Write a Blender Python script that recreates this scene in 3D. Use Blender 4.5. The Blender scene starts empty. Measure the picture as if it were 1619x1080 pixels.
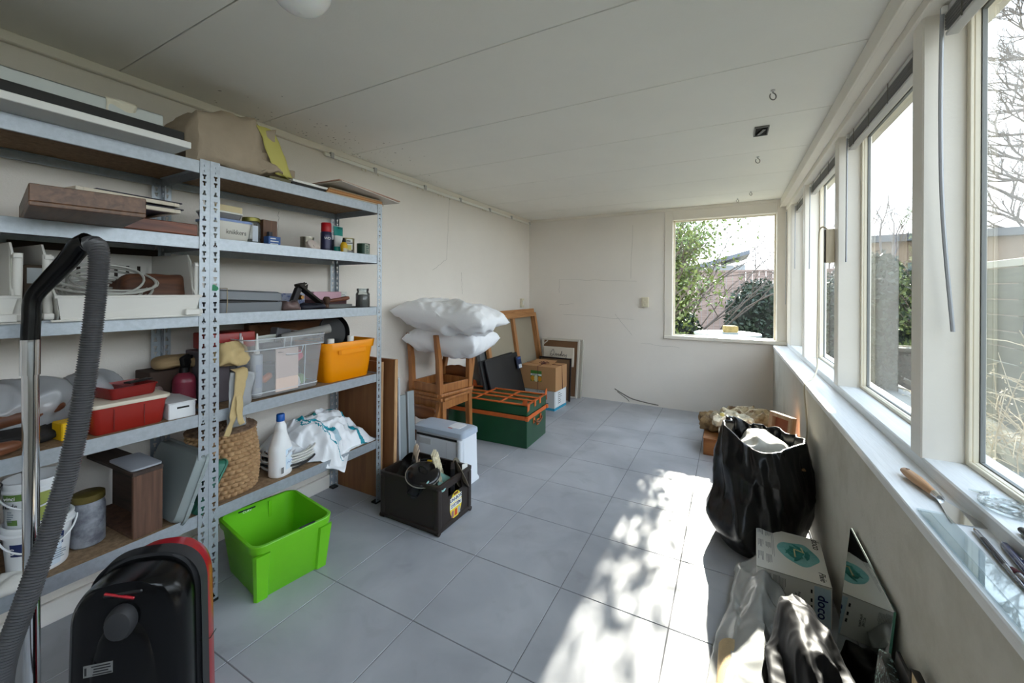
import bpy, bmesh, math, random
from mathutils import Vector, Matrix, noise
PI = math.pi
C = bpy.context.scene.collection
rnd = random.Random(7)

# ------------------------------------------------------------------ materials
MATS = {}
def lin(c):
    return tuple(((v/255)/12.92 if v/255 <= .04045 else ((v/255+.055)/1.055)**2.4) for v in c)
def mat(name, col, rough=.6, metal=0., var=0., vs=8., bump=0., bs=60., spec=.5, trans=0., coat=0., alpha=1., col2=None, stretch=None, ior=1.45, sss=0., contrast=None):
    """col in sRGB 0-255; var = strength of a mottled variation towards col2 (or a darker tone)"""
    if name in MATS: return MATS[name]
    m = bpy.data.materials.new(name); m.use_nodes = True
    nt = m.node_tree; b = nt.nodes['Principled BSDF']
    c = lin(col)
    b.inputs['Base Color'].default_value = (*c, 1)
    b.inputs['Roughness'].default_value = rough
    b.inputs['Metallic'].default_value = metal
    b.inputs['Specular IOR Level'].default_value = spec
    b.inputs['IOR'].default_value = ior
    b.inputs['Transmission Weight'].default_value = trans
    b.inputs['Coat Weight'].default_value = coat
    b.inputs['Alpha'].default_value = alpha
    if sss:
        b.inputs['Subsurface Weight'].default_value = sss
        b.inputs['Subsurface Scale'].default_value = .02
    tc = nt.nodes.new('ShaderNodeTexCoord')
    src = tc.outputs['Object']
    if stretch:
        mp = nt.nodes.new('ShaderNodeMapping'); mp.inputs['Scale'].default_value = stretch
        nt.links.new(src, mp.inputs['Vector']); src = mp.outputs['Vector']
    if var or col2:
        n = nt.nodes.new('ShaderNodeTexNoise'); n.inputs['Scale'].default_value = vs
        n.inputs['Detail'].default_value = 6; n.inputs['Roughness'].default_value = .65
        nt.links.new(src, n.inputs['Vector'])
        r = nt.nodes.new('ShaderNodeValToRGB')
        c2 = lin(col2) if col2 else tuple(v*(1-var) for v in c)
        lo, hi = contrast or (.35, .65)
        r.color_ramp.elements[0].position = lo; r.color_ramp.elements[1].position = hi
        r.color_ramp.elements[0].color = (*c2, 1); r.color_ramp.elements[1].color = (*c, 1)
        nt.links.new(n.outputs['Fac'], r.inputs['Fac'])
        nt.links.new(r.outputs['Color'], b.inputs['Base Color'])
    if bump:
        n2 = nt.nodes.new('ShaderNodeTexNoise'); n2.inputs['Scale'].default_value = bs
        n2.inputs['Detail'].default_value = 4
        nt.links.new(src, n2.inputs['Vector'])
        bp = nt.nodes.new('ShaderNodeBump'); bp.inputs['Strength'].default_value = bump
        bp.inputs['Distance'].default_value = .01
        nt.links.new(n2.outputs['Fac'], bp.inputs['Height'])
        nt.links.new(bp.outputs['Normal'], b.inputs['Normal'])
    MATS[name] = m
    return m

def wood(name, col, dark, scale=6., axis=2, rough=.5, bump=.08):
    if name in MATS: return MATS[name]
    m = bpy.data.materials.new(name); m.use_nodes = True
    nt = m.node_tree; b = nt.nodes['Principled BSDF']; b.inputs['Roughness'].default_value = rough
    tc = nt.nodes.new('ShaderNodeTexCoord'); mp = nt.nodes.new('ShaderNodeMapping')
    s = [10., 10., 10.]; s[axis] = .9
    mp.inputs['Scale'].default_value = s
    nt.links.new(tc.outputs['Object'], mp.inputs['Vector'])
    n = nt.nodes.new('ShaderNodeTexNoise'); n.inputs['Scale'].default_value = scale
    n.inputs['Detail'].default_value = 8; n.inputs['Distortion'].default_value = .8
    nt.links.new(mp.outputs['Vector'], n.inputs['Vector'])
    r = nt.nodes.new('ShaderNodeValToRGB')
    r.color_ramp.elements[0].position = .32; r.color_ramp.elements[1].position = .68
    r.color_ramp.elements[0].color = (*lin(dark), 1); r.color_ramp.elements[1].color = (*lin(col), 1)
    nt.links.new(n.outputs['Fac'], r.inputs['Fac']); nt.links.new(r.outputs['Color'], b.inputs['Base Color'])
    bp = nt.nodes.new('ShaderNodeBump'); bp.inputs['Strength'].default_value = bump; bp.inputs['Distance'].default_value = .005
    nt.links.new(n.outputs['Fac'], bp.inputs['Height']); nt.links.new(bp.outputs['Normal'], b.inputs['Normal'])
    MATS[name] = m
    return m

def film(name, col=(255, 255, 255), tr=.9, rough=.03, gloss=1.):
    """thin clear sheet (glass pane, plastic film): lets light straight through and mirrors by angle"""
    if name in MATS: return MATS[name]
    m = bpy.data.materials.new(name); m.use_nodes = True
    nt = m.node_tree
    for n in list(nt.nodes): nt.nodes.remove(n)
    out = nt.nodes.new('ShaderNodeOutputMaterial')
    t = nt.nodes.new('ShaderNodeBsdfTransparent'); t.inputs['Color'].default_value = (*[v*1. for v in lin(col)], 1)
    d = nt.nodes.new('ShaderNodeBsdfPrincipled'); d.inputs['Base Color'].default_value = (*lin(col), 1); d.inputs['Roughness'].default_value = .5
    g = nt.nodes.new('ShaderNodeBsdfGlossy'); g.inputs['Roughness'].default_value = rough
    mx = nt.nodes.new('ShaderNodeMixShader'); mx.inputs['Fac'].default_value = 1-tr
    nt.links.new(t.outputs[0], mx.inputs[1]); nt.links.new(d.outputs[0], mx.inputs[2])
    fr = nt.nodes.new('ShaderNodeFresnel'); fr.inputs['IOR'].default_value = 1.45
    mu = nt.nodes.new('ShaderNodeMath'); mu.operation = 'MULTIPLY'; mu.inputs[1].default_value = gloss
    nt.links.new(fr.outputs[0], mu.inputs[0])
    m2 = nt.nodes.new('ShaderNodeMixShader')
    nt.links.new(mu.outputs[0], m2.inputs['Fac'])
    nt.links.new(mx.outputs[0], m2.inputs[1]); nt.links.new(g.outputs[0], m2.inputs[2])
    nt.links.new(m2.outputs[0], out.inputs['Surface'])
    MATS[name] = m
    return m

# ------------------------------------------------------------------ mesh builder
def rot(rx=0, ry=0, rz=0):
    return Matrix.Rotation(rz, 4, 'Z') @ Matrix.Rotation(ry, 4, 'Y') @ Matrix.Rotation(rx, 4, 'X')

class MB:
    def __init__(s): s.bm = bmesh.new(); s.mi = 0
    def face(s, vs, mi=None):
        try:
            f = s.bm.faces.new(vs); f.material_index = s.mi if mi is None else mi; return f
        except ValueError: return None
    def box(s, c, size, M=None, bev=0., seg=2, taper=None):
        """c centre, size full lengths; taper scales the -z end in x,y"""
        x, y, z = [v/2 for v in size]
        t = taper or (1, 1)
        co = [(-x*t[0], -y*t[1], -z), (x*t[0], -y*t[1], -z), (x*t[0], y*t[1], -z), (-x*t[0], y*t[1], -z), (-x, -y, z), (x, -y, z), (x, y, z), (-x, y, z)]
        T = Matrix.Translation(Vector(c)) @ (M or Matrix())
        tmp = bmesh.new()
        v = [tmp.verts.new(p) for p in co]
        for q in ((0, 3, 2, 1), (4, 5, 6, 7), (0, 1, 5, 4), (1, 2, 6, 5), (2, 3, 7, 6), (3, 0, 4, 7)):
            tmp.faces.new([v[i] for i in q])
        if bev > 0:
            bmesh.ops.bevel(tmp, geom=list(tmp.edges), offset=min(bev, .49*min(size)), segments=seg, profile=.5, affect='EDGES')
        s.merge(tmp, T); return s
    def merge(s, tmp, T=None):
        mp = {}
        for v in tmp.verts: mp[v] = s.bm.verts.new(T @ v.co if T else v.co)
        for f in tmp.faces: s.face([mp[v] for v in f.verts])
        tmp.free()
    def b2(s, x0, x1, y0, y1, z0, z1, bev=0., seg=2):
        return s.box(((x0+x1)/2, (y0+y1)/2, (z0+z1)/2), (abs(x1-x0), abs(y1-y0), abs(z1-z0)), None, bev, seg)
    def rings(s, rings, closed=True, cap0=True, cap1=True, loop=False):
        vs = [[s.bm.verts.new(p) for p in r] for r in rings]
        n = len(vs[0]); m = len(vs)
        for i in range(m if loop else m-1):
            a, b = vs[i], vs[(i+1) % m]
            for j in range(n if closed else n-1):
                k = (j+1) % n
                s.face([a[j], a[k], b[k], b[j]])
        if not loop:
            if cap0: s.face(list(reversed(vs[0])))
            if cap1: s.face(vs[-1])
        return vs
    def lathe(s, prof, n=24, c=(0, 0, 0), M=None, sx=1, sy=1, cap0=True, cap1=True, a0=0.):
        T = Matrix.Translation(Vector(c)) @ (M or Matrix())
        R = [[T @ Vector((r*sx*math.cos(a0+2*PI*k/n), r*sy*math.sin(a0+2*PI*k/n), z)) for k in range(n)] for r, z in prof]
        s.rings(R, cap0=cap0, cap1=cap1); return s
    def tube(s, pts, r, n=8, closed=False, cap=True, ribs=None):
        pts = [Vector(p) for p in pts]; m = len(pts)
        R = []; up = None
        for i, p in enumerate(pts):
            if closed: d = pts[(i+1) % m]-pts[i-1]
            else: d = pts[min(i+1, m-1)]-pts[max(i-1, 0)]
            d = d.normalized() if d.length > 1e-9 else Vector((0, 0, 1))
            if up is None:
                up = Vector((0, 0, 1)) if abs(d.z) < .9 else Vector((1, 0, 0))
            up = (up-d*up.dot(d))
            up = up.normalized() if up.length > 1e-6 else d.orthogonal().normalized()
            sd = d.cross(up)
            rr = r[i] if isinstance(r, (list, tuple)) else r
            R.append([p+rr*(math.cos(2*PI*k/n)*up+math.sin(2*PI*k/n)*sd) for k in range(n)])
        s.rings(R, cap0=cap, cap1=cap, loop=closed); return s
    def prism(s, poly, h, M=None, z0=0.):
        T = M or Matrix()
        a = [T @ Vector((x, y, z0)) for x, y in poly]; b = [T @ Vector((x, y, z0+h)) for x, y in poly]
        s.rings([a, b]); return s
    def grid(s, f, nu, nv, cu=False):
        V = [[s.bm.verts.new(f(i/(nu if cu else nu-1), j/(nv-1))) for j in range(nv)] for i in range(nu)]
        for i in range(nu if cu else nu-1):
            for j in range(nv-1):
                s.face([V[i][j], V[(i+1) % nu][j], V[(i+1) % nu][j+1], V[i][j+1]])
        return V
    def quad(s, *p):
        s.face([s.bm.verts.new(Vector(q)) for q in p]); return s
    def xf(s, M):
        bmesh.ops.transform(s.bm, matrix=M, verts=s.bm.verts); return s
    def wobble(s, amp, sc, seed=0, ridged=False):
        for v in s.bm.verts:
            q = v.co*sc+Vector((seed*7.1, seed*3.7, seed*1.3))
            v.co += noise.noise_vector(q)*amp
        return s
    def build(s, name, m, parent=None, smooth=None, sub=0, solid=0., bevel=0., loc=None, R=None, weld=False):
        bm = s.bm
        if weld: bmesh.ops.remove_doubles(bm, verts=bm.verts, dist=1e-4)
        bmesh.ops.recalc_face_normals(bm, faces=bm.faces)
        if smooth is not None:
            for f in bm.faces: f.smooth = True
            for e in bm.edges:
                if len(e.link_faces) == 2 and e.calc_face_angle(0) > smooth: e.smooth = False
        me = bpy.data.meshes.new(name); bm.to_mesh(me); bm.free()
        for k in (m if isinstance(m, (list, tuple)) else [m]): me.materials.append(k)
        o = bpy.data.objects.new(name, me); C.objects.link(o)
        if parent: o.parent = parent
        if loc is not None: o.location = loc
        if R is not None: o.rotation_euler = R
        if bevel:
            b = o.modifiers.new('bevel', 'BEVEL'); b.width = bevel; b.segments = 2; b.limit_method = 'ANGLE'; b.angle_limit = .7
        if solid:
            k = o.modifiers.new('solid', 'SOLIDIFY'); k.thickness = solid; k.offset = 0
        if sub:
            k = o.modifiers.new('sub', 'SUBSURF'); k.levels = sub; k.render_levels = sub
        return o

SM = .7
def thing(name, label, cat, loc=(0, 0, 0), rz=0., group=None, rx=0., ry=0.):
    o = bpy.data.objects.new(name, None); C.objects.link(o); o.empty_display_size = .05
    o.location = loc; o.rotation_euler = (rx, ry, rz)
    o['label'] = label; o['category'] = cat
    if group: o['group'] = group
    return o
def tag(o, label, cat, group=None, kind=None):
    o['label'] = label; o['category'] = cat
    if group: o['group'] = group
    if kind: o['kind'] = kind
    return o
def struct(o): o['kind'] = 'structure'; return o
def dup(root, loc, rz=None, label=None, R=None):
    r = root.copy(); C.objects.link(r); r.location = loc
    if rz is not None: r.rotation_euler = (r.rotation_euler.x, r.rotation_euler.y, rz)
    if R is not None: r.rotation_euler = R
    if label: r['label'] = label
    for ch in list(root.children):
        c = ch.copy(); C.objects.link(c); c.parent = r
        for g in list(ch.children):
            d = g.copy(); C.objects.link(d); d.parent = c
    return r

def text(name, body, size, m, parent, loc, R, extrude=.0004, align='CENTER', sx=1., shear=0., bold=0.):
    """lettering as a mesh lying in its local xy plane"""
    cu = bpy.data.curves.new(name, 'FONT'); cu.body = body; cu.size = size; cu.extrude = extrude
    cu.align_x = align; cu.align_y = 'CENTER'; cu.shear = shear; cu.offset = bold; cu.space_character = 1.0; cu.resolution_u = 3
    t = bpy.data.objects.new(name, cu); C.objects.link(t)
    bpy.context.view_layer.update()
    me = bpy.data.meshes.new_from_object(t.evaluated_get(bpy.context.evaluated_depsgraph_get()))
    bpy.data.objects.remove(t); bpy.data.curves.remove(cu)
    me.materials.clear(); me.materials.append(m)
    o = bpy.data.objects.new(name, me); C.objects.link(o); o.parent = parent
    o.location = loc
    if isinstance(R, Matrix): o.rotation_euler = R.to_euler()
    else: o.rotation_euler = R
    o.scale = (sx, 1, 1)
    return o
def axes(x, z):
    """rotation whose local x runs along x and local z (the text's face) along z"""
    x = Vector(x).normalized(); z = Vector(z); z = (z-x*z.dot(x)).normalized(); y = z.cross(x)
    return Matrix((x, y, z)).transposed()
def rrect(w, h, r, n=5):
    P = []
    for cx, cy, a in ((w/2-r, h/2-r, 0), (-w/2+r, h/2-r, PI/2), (-w/2+r, -h/2+r, PI), (w/2-r, -h/2+r, 1.5*PI)):
        for k in range(n+1):
            t = a+PI/2*k/n
            P.append((cx+r*math.cos(t), cy+r*math.sin(t)))
    return P
def spline(pts, n=8, closed=False):
    """Catmull-Rom through the points"""
    P = [Vector(p) for p in pts]; m = len(P); out = []
    for i in range(m if closed else m-1):
        a, b, c, d = (P[(i-1) % m] if (closed or i > 0) else P[0]), P[i], P[(i+1) % m], (P[(i+2) % m] if (closed or i+2 < m) else P[m-1])
        for k in range(n):
            t = k/n
            out.append(.5*((2*b)+(c-a)*t+(2*a-5*b+4*c-d)*t*t+(3*b-a-3*c+d)*t**3))
    if not closed: out.append(P[-1].copy())
    return out
def tub(mb, w, d, h, wall=.004, r=.03, ws=.88, ds=.88, rim=.012, rimh=.02, n=5, floor=.004):
    """an open tapered box bin standing on z=0, w along x, d along y at the top"""
    def ring(k, z, off=0.):
        kx = ws+(1-ws)*k; ky = ds+(1-ds)*k
        return [Vector((x, y, z)) for x, y in rrect(w*kx+off*2, d*ky+off*2, max(.004, r+off), n)]
    R = [ring(0, 0, -.004), ring(.02, .005), ring(1-rimh/h, h-rimh), ring(1-rimh/h, h-rimh, rim), ring(1, h-.003, rim), ring(1, h, rim-.002), ring(1, h, -wall), ring(.02, floor+.004, -wall), ring(0.0, floor, -wall-.006)]
    mb.rings(R); return mb
def pack(mb, n, *a): pass
def disp(p, amp, sc, seed=0.):
    return p+noise.noise_vector(p*sc+Vector((seed, seed*.7, seed*.3)))*amp
def ridge(p, sc, seed=0.):
    return 1-abs(noise.noise(p*sc+Vector((seed, seed*.6, seed*.2))))*2
def blob(mb, w, d, h, nu=48, nv=28, e1=.8, e2=.8, amp=.01, sc=12., crease=.0, cs=9., seed=0., flat=0.):
    """a soft crumpled superellipsoid resting on z=0"""
    def sp(v, e): return math.copysign(abs(v)**e, v)
    def f(u, v):
        a = 2*PI*u; b = -PI/2+PI*v
        x = sp(math.cos(b), e1)*sp(math.cos(a), e2); y = sp(math.cos(b), e1)*sp(math.sin(a), e2); z = sp(math.sin(b), e1)
        p = Vector((x*w/2, y*d/2, z*h/2))
        q = p+Vector((seed*3.1, seed*1.7, seed))
        k = noise.noise(q*sc)*amp+(ridge(q, cs, seed)-.5)*crease
        nrm = Vector((x/w, y/d, z/h)); nrm = nrm.normalized() if nrm.length else Vector((0, 0, 1))
        p = p+nrm*k
        p.z = max(p.z, -h/2+flat)
        p.z += h/2-flat
        return p
    V = mb.grid(f, nu, nv, True)
    return mb

def bars(name, m, parent, loc, R, rows, w, pitch, th, seed=1):
    """rows of fine print as thin raised strips, in the local xy plane"""
    q = random.Random(seed); mb = MB(); T = Matrix.Translation(Vector(loc)) @ (R.to_4x4() if len(R) == 3 else R)
    for k in range(rows):
        l = w*q.uniform(.55, 1.)
        mb.quad(*[T @ Vector(p) for p in ((0, -k*pitch, 0), (l, -k*pitch, 0), (l, -k*pitch-th, 0), (0, -k*pitch-th, 0))])
    return mb.build(name, m, parent)
# ------------------------------------------------------------------ the room
XL, YB, XW, ZC, YR = -2.35, 4.85, .40, 2.255, -1.7
T = .45; TX, TY = -.2007, 1.2290          # tile joints
M_wall = mat('wall_paint', (234, 228, 220), .75, var=.05, vs=1.6, bump=.12, bs=170, contrast=(.3, .7))
M_ceil = mat('ceiling_paint', (238, 236, 228), .7, var=.03, vs=2.2, bump=.05, bs=120)
M_frame = mat('frame_paint', (233, 227, 216), .45, var=.03, vs=5, bump=.05, bs=90)
M_sill = mat('sill_paint', (233, 235, 236), .4, var=.10, vs=7, stretch=(14, .7, 14), bump=.15, bs=12)
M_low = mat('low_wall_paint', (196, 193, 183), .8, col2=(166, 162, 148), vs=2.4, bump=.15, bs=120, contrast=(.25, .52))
M_scuff = mat('scuff', (120, 116, 108), .8)
M_dark = mat('dark_gap', (30, 28, 26), .9)
def mk_tile():
    m = mat('floor_tile', (172, 175, 181), .42, spec=.4)
    nt = m.node_tree; b = nt.nodes['Principled BSDF']
    tc = nt.nodes.new('ShaderNodeTexCoord')
    def nz(sc, det, dist=0.):
        n = nt.nodes.new('ShaderNodeTexNoise'); n.inputs['Scale'].default_value = sc; n.inputs['Detail'].default_value = det
        n.inputs['Distortion'].default_value = dist; nt.links.new(tc.outputs['Object'], n.inputs['Vector']); return n
    a = nz(2.3, 8, .5); r = nt.nodes.new('ShaderNodeValToRGB')
    r.color_ramp.elements[0].position = .3; r.color_ramp.elements[1].position = .7
    r.color_ramp.elements[0].color = (*lin((152, 154, 160)), 1); r.color_ramp.elements[1].color = (*lin((182, 184, 189)), 1)
    nt.links.new(a.outputs['Fac'], r.inputs['Fac'])
    d = nz(5., 10, 1.2); r2 = nt.nodes.new('ShaderNodeValToRGB')
    r2.color_ramp.elements[0].position = .28; r2.color_ramp.elements[1].position = .42
    r2.color_ramp.elements[0].color = (.90, .895, .89, 1); r2.color_ramp.elements[1].color = (1, 1, 1, 1)
    nt.links.new(d.outputs['Fac'], r2.inputs['Fac'])
    mx = nt.nodes.new('ShaderNodeMix'); mx.data_type = 'RGBA'; mx.blend_type = 'MULTIPLY'; mx.inputs['Factor'].default_value = 1
    nt.links.new(r.outputs['Color'], mx.inputs[6]); nt.links.new(r2.outputs['Color'], mx.inputs[7])
    nt.links.new(mx.outputs[2], b.inputs['Base Color'])
    return m
M_tile = mk_tile(); M_grout = mat('grout', (118, 118, 120), .9)

mb = MB()                                              # floor: tiles with sunk joints
g = .0018
i0, i1 = int((XL-TX)//T), int((XW+.0-TX)//T)
for i in range(i0, i1+1):
    for j in range(int((YR-TY)//T), int((YB-TY)//T)+1):
        x0, x1 = max(XL-.01, TX+i*T+g), min(XW+.01, TX+(i+1)*T-g)
        y0, y1 = max(YR, TY+j*T+g), min(YB+.01, TY+(j+1)*T-g)
        if x1-x0 > .01 and y1-y0 > .01: mb.b2(x0, x1, y0, y1, -.03, 0, .0012, 1)
mb.mi = 1; mb.b2(XL-.01, XW+.01, YR, YB+.01, -.04, -.0018)
mb.box((-.98, (YR+YB)/2, -.09), (3.3, YB-YR+.2, .1))
struct(mb.build('floor', [M_tile, M_grout]))

mb = MB()                                              # ceiling boards, 60 cm apart, with open joints
k0 = int((YR-.73)//.605)
for k in range(k0, 8):
    a, b = max(YR, .73+.605*k+.002), min(YB+.02, .73+.605*(k+1)-.002)
    if b > a: mb.b2(XL-.02, .50, a, b, ZC, ZC+.012, .0015, 1)
mb.mi = 1; mb.b2(XL-.2, .75, YR, YB+.35, ZC+.012, ZC+.16)
struct(mb.build('ceiling', [M_ceil, M_ceil]))

q = random.Random(12); mb = MB()
for k in range(110):
    x, y = XL+abs(q.gauss(.12, .16))+.03, q.gauss(1.75, .42)
    mb.lathe([(q.uniform(.0012, .0045), 0), (0, -.0003)], 6, (x, y, ZC-.0001), rot(0, 0, q.random()), q.uniform(.6, 2.2), 1, cap0=False)
struct(mb.build('mould_spots', M_scuff, bpy.data.objects['ceiling']))
mb = MB(); mb.b2(XL-.22, XL, YR, YB+.25, -.1, ZC+.02)
wl = struct(mb.build('wall_left', M_wall))
mb = MB()
mb.b2(XL-.01, -.644, YB, YB+.22, -.1, ZC+.02); mb.b2(-.644, .69, YB, YB+.22, -.1, .795)
mb.b2(-.644, .69, YB, YB+.22, 2.235, ZC+.02)
wb = struct(mb.build('wall_back', M_wall))
mb = MB(); mb.b2(XW, .70, YR, YB+.22, -.1, .757)
wr = struct(mb.build('wall_right', M_low))
def crack(pts, nrm, parent, w=.0012):
    mb = MB(); mb.tube(spline(pts, 4), w, 5); o = mb.build('plaster_crack', M_scuff, parent); struct(o)
rr = random.Random(3)
def zig(a, b, n=7, j=.012, ax=(0, 2)):
    P = []
    for k in range(n+1):
        p = Vector(a).lerp(Vector(b), k/n)
        if 0 < k < n:
            for q in ax: p[q] += rr.uniform(-j, j)
        P.append(p)
    return P
yb = YB-.0002
for a, b in (((-1.92, yb, 1.47), (-.95, yb, 1.44)), ((-1.92, yb, 1.47), (-1.92, yb, 1.30)), ((-1.86, yb, 1.02), (-.98, yb, .99)), ((-1.02, yb, 1.47), (-1.0, yb, 2.1)), ((-1.92, yb, 1.14), (-1.72, yb, 1.16)), ((-.90, yb, .72), (-.48, yb, .69)), ((-1.2, yb, 1.05), (-1.0, yb, .8)), ((-1.6, yb, .30), (-1.62, yb, .62))):
    crack(zig(a, b, 8, .006), None, wb, .0008)
crack([(-1.20, yb, .15), (-1.10, yb, .10), (-.99, yb, .055), (-.82, yb, .03), (-.7, yb, .02)], None, wb, .006)
crack([(-1.17, yb, .12), (-1.06, yb, .05), (-1.03, yb, .02)], None, wb, .004)
xl = XL+.0002
for a, b in (((xl, 3.10, 2.19), (xl, 3.06, 1.62)), ((xl, 1.45, 1.78), (xl, 1.44, 1.60)), ((xl, 3.07, 1.62), (xl, 2.86, 1.5)), ((xl, 3.3, 1.5), (xl, 3.32, 1.28))):
    crack(zig(a, b, 8, .006, (1, 2)), None, wl, .0008)
mb = MB(); mb.b2(XL, XL+.022, YR, 1.95, 0, .085, .004, 1)
struct(mb.build('baseboard_left', M_wall))
mb = MB(); mb.b2(XL, XL+.028, YR, YB, ZC-.04, ZC, .004, 1)
struct(mb.build('trim_left', M_frame))
mb = MB(); mb.b2(XL, .47, YB-.018, YB, ZC-.035, ZC, .004, 1)
struct(mb.build('trim_back', M_frame))

# right window wall: sill, raised bottom rail, posts, head, glazing
mb = MB(); mb.b2(XW-.006, .52, YR, YB, .757, .785, .003, 1)
ws = struct(mb.build('window_sill', M_sill))
mb = MB(); mb.b2(.513, .70, YR, YB, .757, .82, .004, 1)
struct(mb.build('trim_sill', M_sill))
mb = MB(); mb.b2(.50, .70, YR, YB+.1, 2.14, ZC+.01, .003, 1)
struct(mb.build('trim_head', M_frame))
mb = MB(); mb.b2(.452, .502, YR, YB-.0, 2.175, ZC, .003, 1); mb.b2(.446, .456, YR, YB, 2.168, 2.180, .002, 1)
struct(mb.build('trim_right', M_frame))
PY = [.633-1.065*2, .633-1.065, .633, 1.688, 2.749, 3.832]
for k, y in enumerate(PY):
    mb = MB(); mb.b2(.51, .648, y-.039, y+.039, .815, 2.15, .004, 1)
    struct(mb.build('trim_post', M_frame))
mb = MB(); mb.b2(.51, .648, 4.56, YB+.1, .815, 2.15, .004, 1); struct(mb.build('trim_corner', M_frame))
M_glass = film('window_glass', (246, 250, 249), 1.0, .002, .55)
M_bead = mat('glazing_bead', (228, 219, 198), .4)
M_seal = mat('glazing_seal', (128, 130, 128), .5)
edges = [(PY[i]+.039, PY[i+1]-.039) for i in range(5)]+[(PY[5]+.039, 4.56)]
for k, (a, b) in enumerate(edges):
    mb = MB()
    for y0, y1, z0, z1 in ((a, a+.018, .82, 2.14), (b-.018, b, .82, 2.14), (a+.018, b-.018, .82, .834), (a+.018, b-.018, 2.12, 2.14)):
        mb.b2(.604, .613, y0, y1, z0, z1, .002, 1); mb.b2(.613, .627, y0+(.003 if y0 == a else 0), y1-(.003 if y1 == b else 0), z0, z1, .002, 1)
    o = struct(mb.build('window_%d' % (k+1), M_bead))
    mb = MB()
    for y0, y1, z0, z1 in ((a, a+.020, .82, 2.14), (b-.020, b, .82, 2.14), (a+.020, b-.020, .82, .836), (a+.020, b-.020, 2.115, 2.14)):
        mb.b2(.628, .638, y0, y1, z0, z1)
    struct(mb.build('window_seal', M_seal, o))
    mb = MB(); mb.quad((.633, a+.01, .825), (.633, b-.01, .825), (.633, b-.01, 2.13), (.633, a+.01, 2.13))
    struct(mb.build('window_pane', M_glass, o))

# back window
mb = MB()
mb.b2(-.644, -.556, YB-.012, YB+.14, .795, 2.235, .005, 1); mb.b2(.425, .52, YB-.012, YB+.14, .80, 2.235, .005, 1)
mb.b2(-.556, .425, YB-.012, YB+.14, 2.12, 2.235, .005, 1); mb.b2(-.644, .515, YB-.028, YB+.14, .787, .826, .005, 1)
o = struct(mb.build('window_7', M_frame))
mb = MB()
for x0, x1, z0, z1 in ((-.558, -.540, .82, 2.125), (.41, .427, .82, 2.125), (-.54, .41, .824, .836), (-.54, .41, 2.108, 2.122)): mb.b2(x0, x1, YB+.07, YB+.105, z0, z1, .003, 1)
struct(mb.build('window_bead', M_bead, o))
mb = MB(); mb.quad((-.55, YB+.09, .83), (.42, YB+.09, .83), (.42, YB+.09, 2.115), (-.55, YB+.09, 2.115))
struct(mb.build('window_pane', M_glass, o))

# ------------------------------------------------------------------ things fixed to the room
M_white = mat('white_plastic', (236, 235, 228), .4)
M_ivory = mat('ivory_plastic', (222, 214, 190), .4)
M_metal = mat('steel', (190, 190, 190), .35, .9)
M_blk = mat('black_plastic', (18, 18, 20), .4)

t = thing('ceiling_lamp', 'round white globe lamp on the ceiling above the shelving racks', 'lamp', (-1.03, .69, ZC))
MB().lathe([(.0, -.002), (.06, -.002), (.06, -.03), (.045, -.035), (.0, -.036)], 28).build('lamp_base', M_white, t, SM)
r = .082
MB().lathe([(r*math.sin(a), -.045-r-.0+r*math.cos(a)+.02) for a in [PI*k/16 for k in range(1, 17)]], 32).build('lamp_globe', mat('opal_glass', (238, 238, 236), .25, sss=.3), t, 1.2)

t = thing('curtain_rail', 'white curtain rail high on the left wall under the ceiling', 'curtain rail', (XL+.03, 1.73, 2.20))
mb = MB(); mb.b2(-.012, .006, 0, 3.09, -.006, .012, .002, 1); mb.b2(-.004, .012, 0, 3.09, -.012, -.007, .001, 1)
mb.build('rail', M_white, t)
for y in (.05, .42, .98, 1.5, 2.05, 2.55, 3.05):
    mb = MB(); mb.b2(-.03, .014, y-.012, y+.012, .010, .022, .001, 1); mb.b2(.006, .016, y-.012, y+.012, -.014, .022, .001, 1); mb.build('bracket', M_metal, t)
for y in (.30, .33, .45, .88, .95, 1.16, 1.20, 1.24, 1.33, 1.9, 1.93, 1.96, 2.4, 2.8):
    mb = MB(); mb.tube([(.004, y, -.008), (.004, y, -.022), (.004, y+.006, -.028)], .003, 6); mb.build('glider', M_ivory, t)

t = thing('light_switch', 'ivory light switch on the left wall near the far corner', 'switch', (XL, 4.62, 1.165), PI/2)
MB().box((0, -.014, 0), (.075, .028, .11), None, .006).build('switch_plate', M_ivory, t)
MB().box((0, -.031, .0), (.03, .010, .06), rot(.12), .003).build('rocker', M_white, t)
t = thing('wall_socket', 'ivory double wall socket on the back wall left of the window', 'socket', (-.85, YB, 1.195), 0)
MB().box((0, -.016, 0), (.078, .032, .115), None, .006).build('socket_plate', M_ivory, t)
for z in (.026, -.026):
    mb = MB(); mb.lathe([(.021, 0), (.021, .004), (.018, .004), (.017, -.006), (0, -.006)], 20, (0, -.034, z), rot(PI/2)); so_ = mb.build('outlet', M_ivory, t, SM)
    mb = MB()
    for dx in (-.007, .007): mb.lathe([(.0025, 0), (.0025, .003)], 8, (dx, -.030, z), rot(PI/2))
    mb.build('outlet_hole', M_dark, so_)

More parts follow.
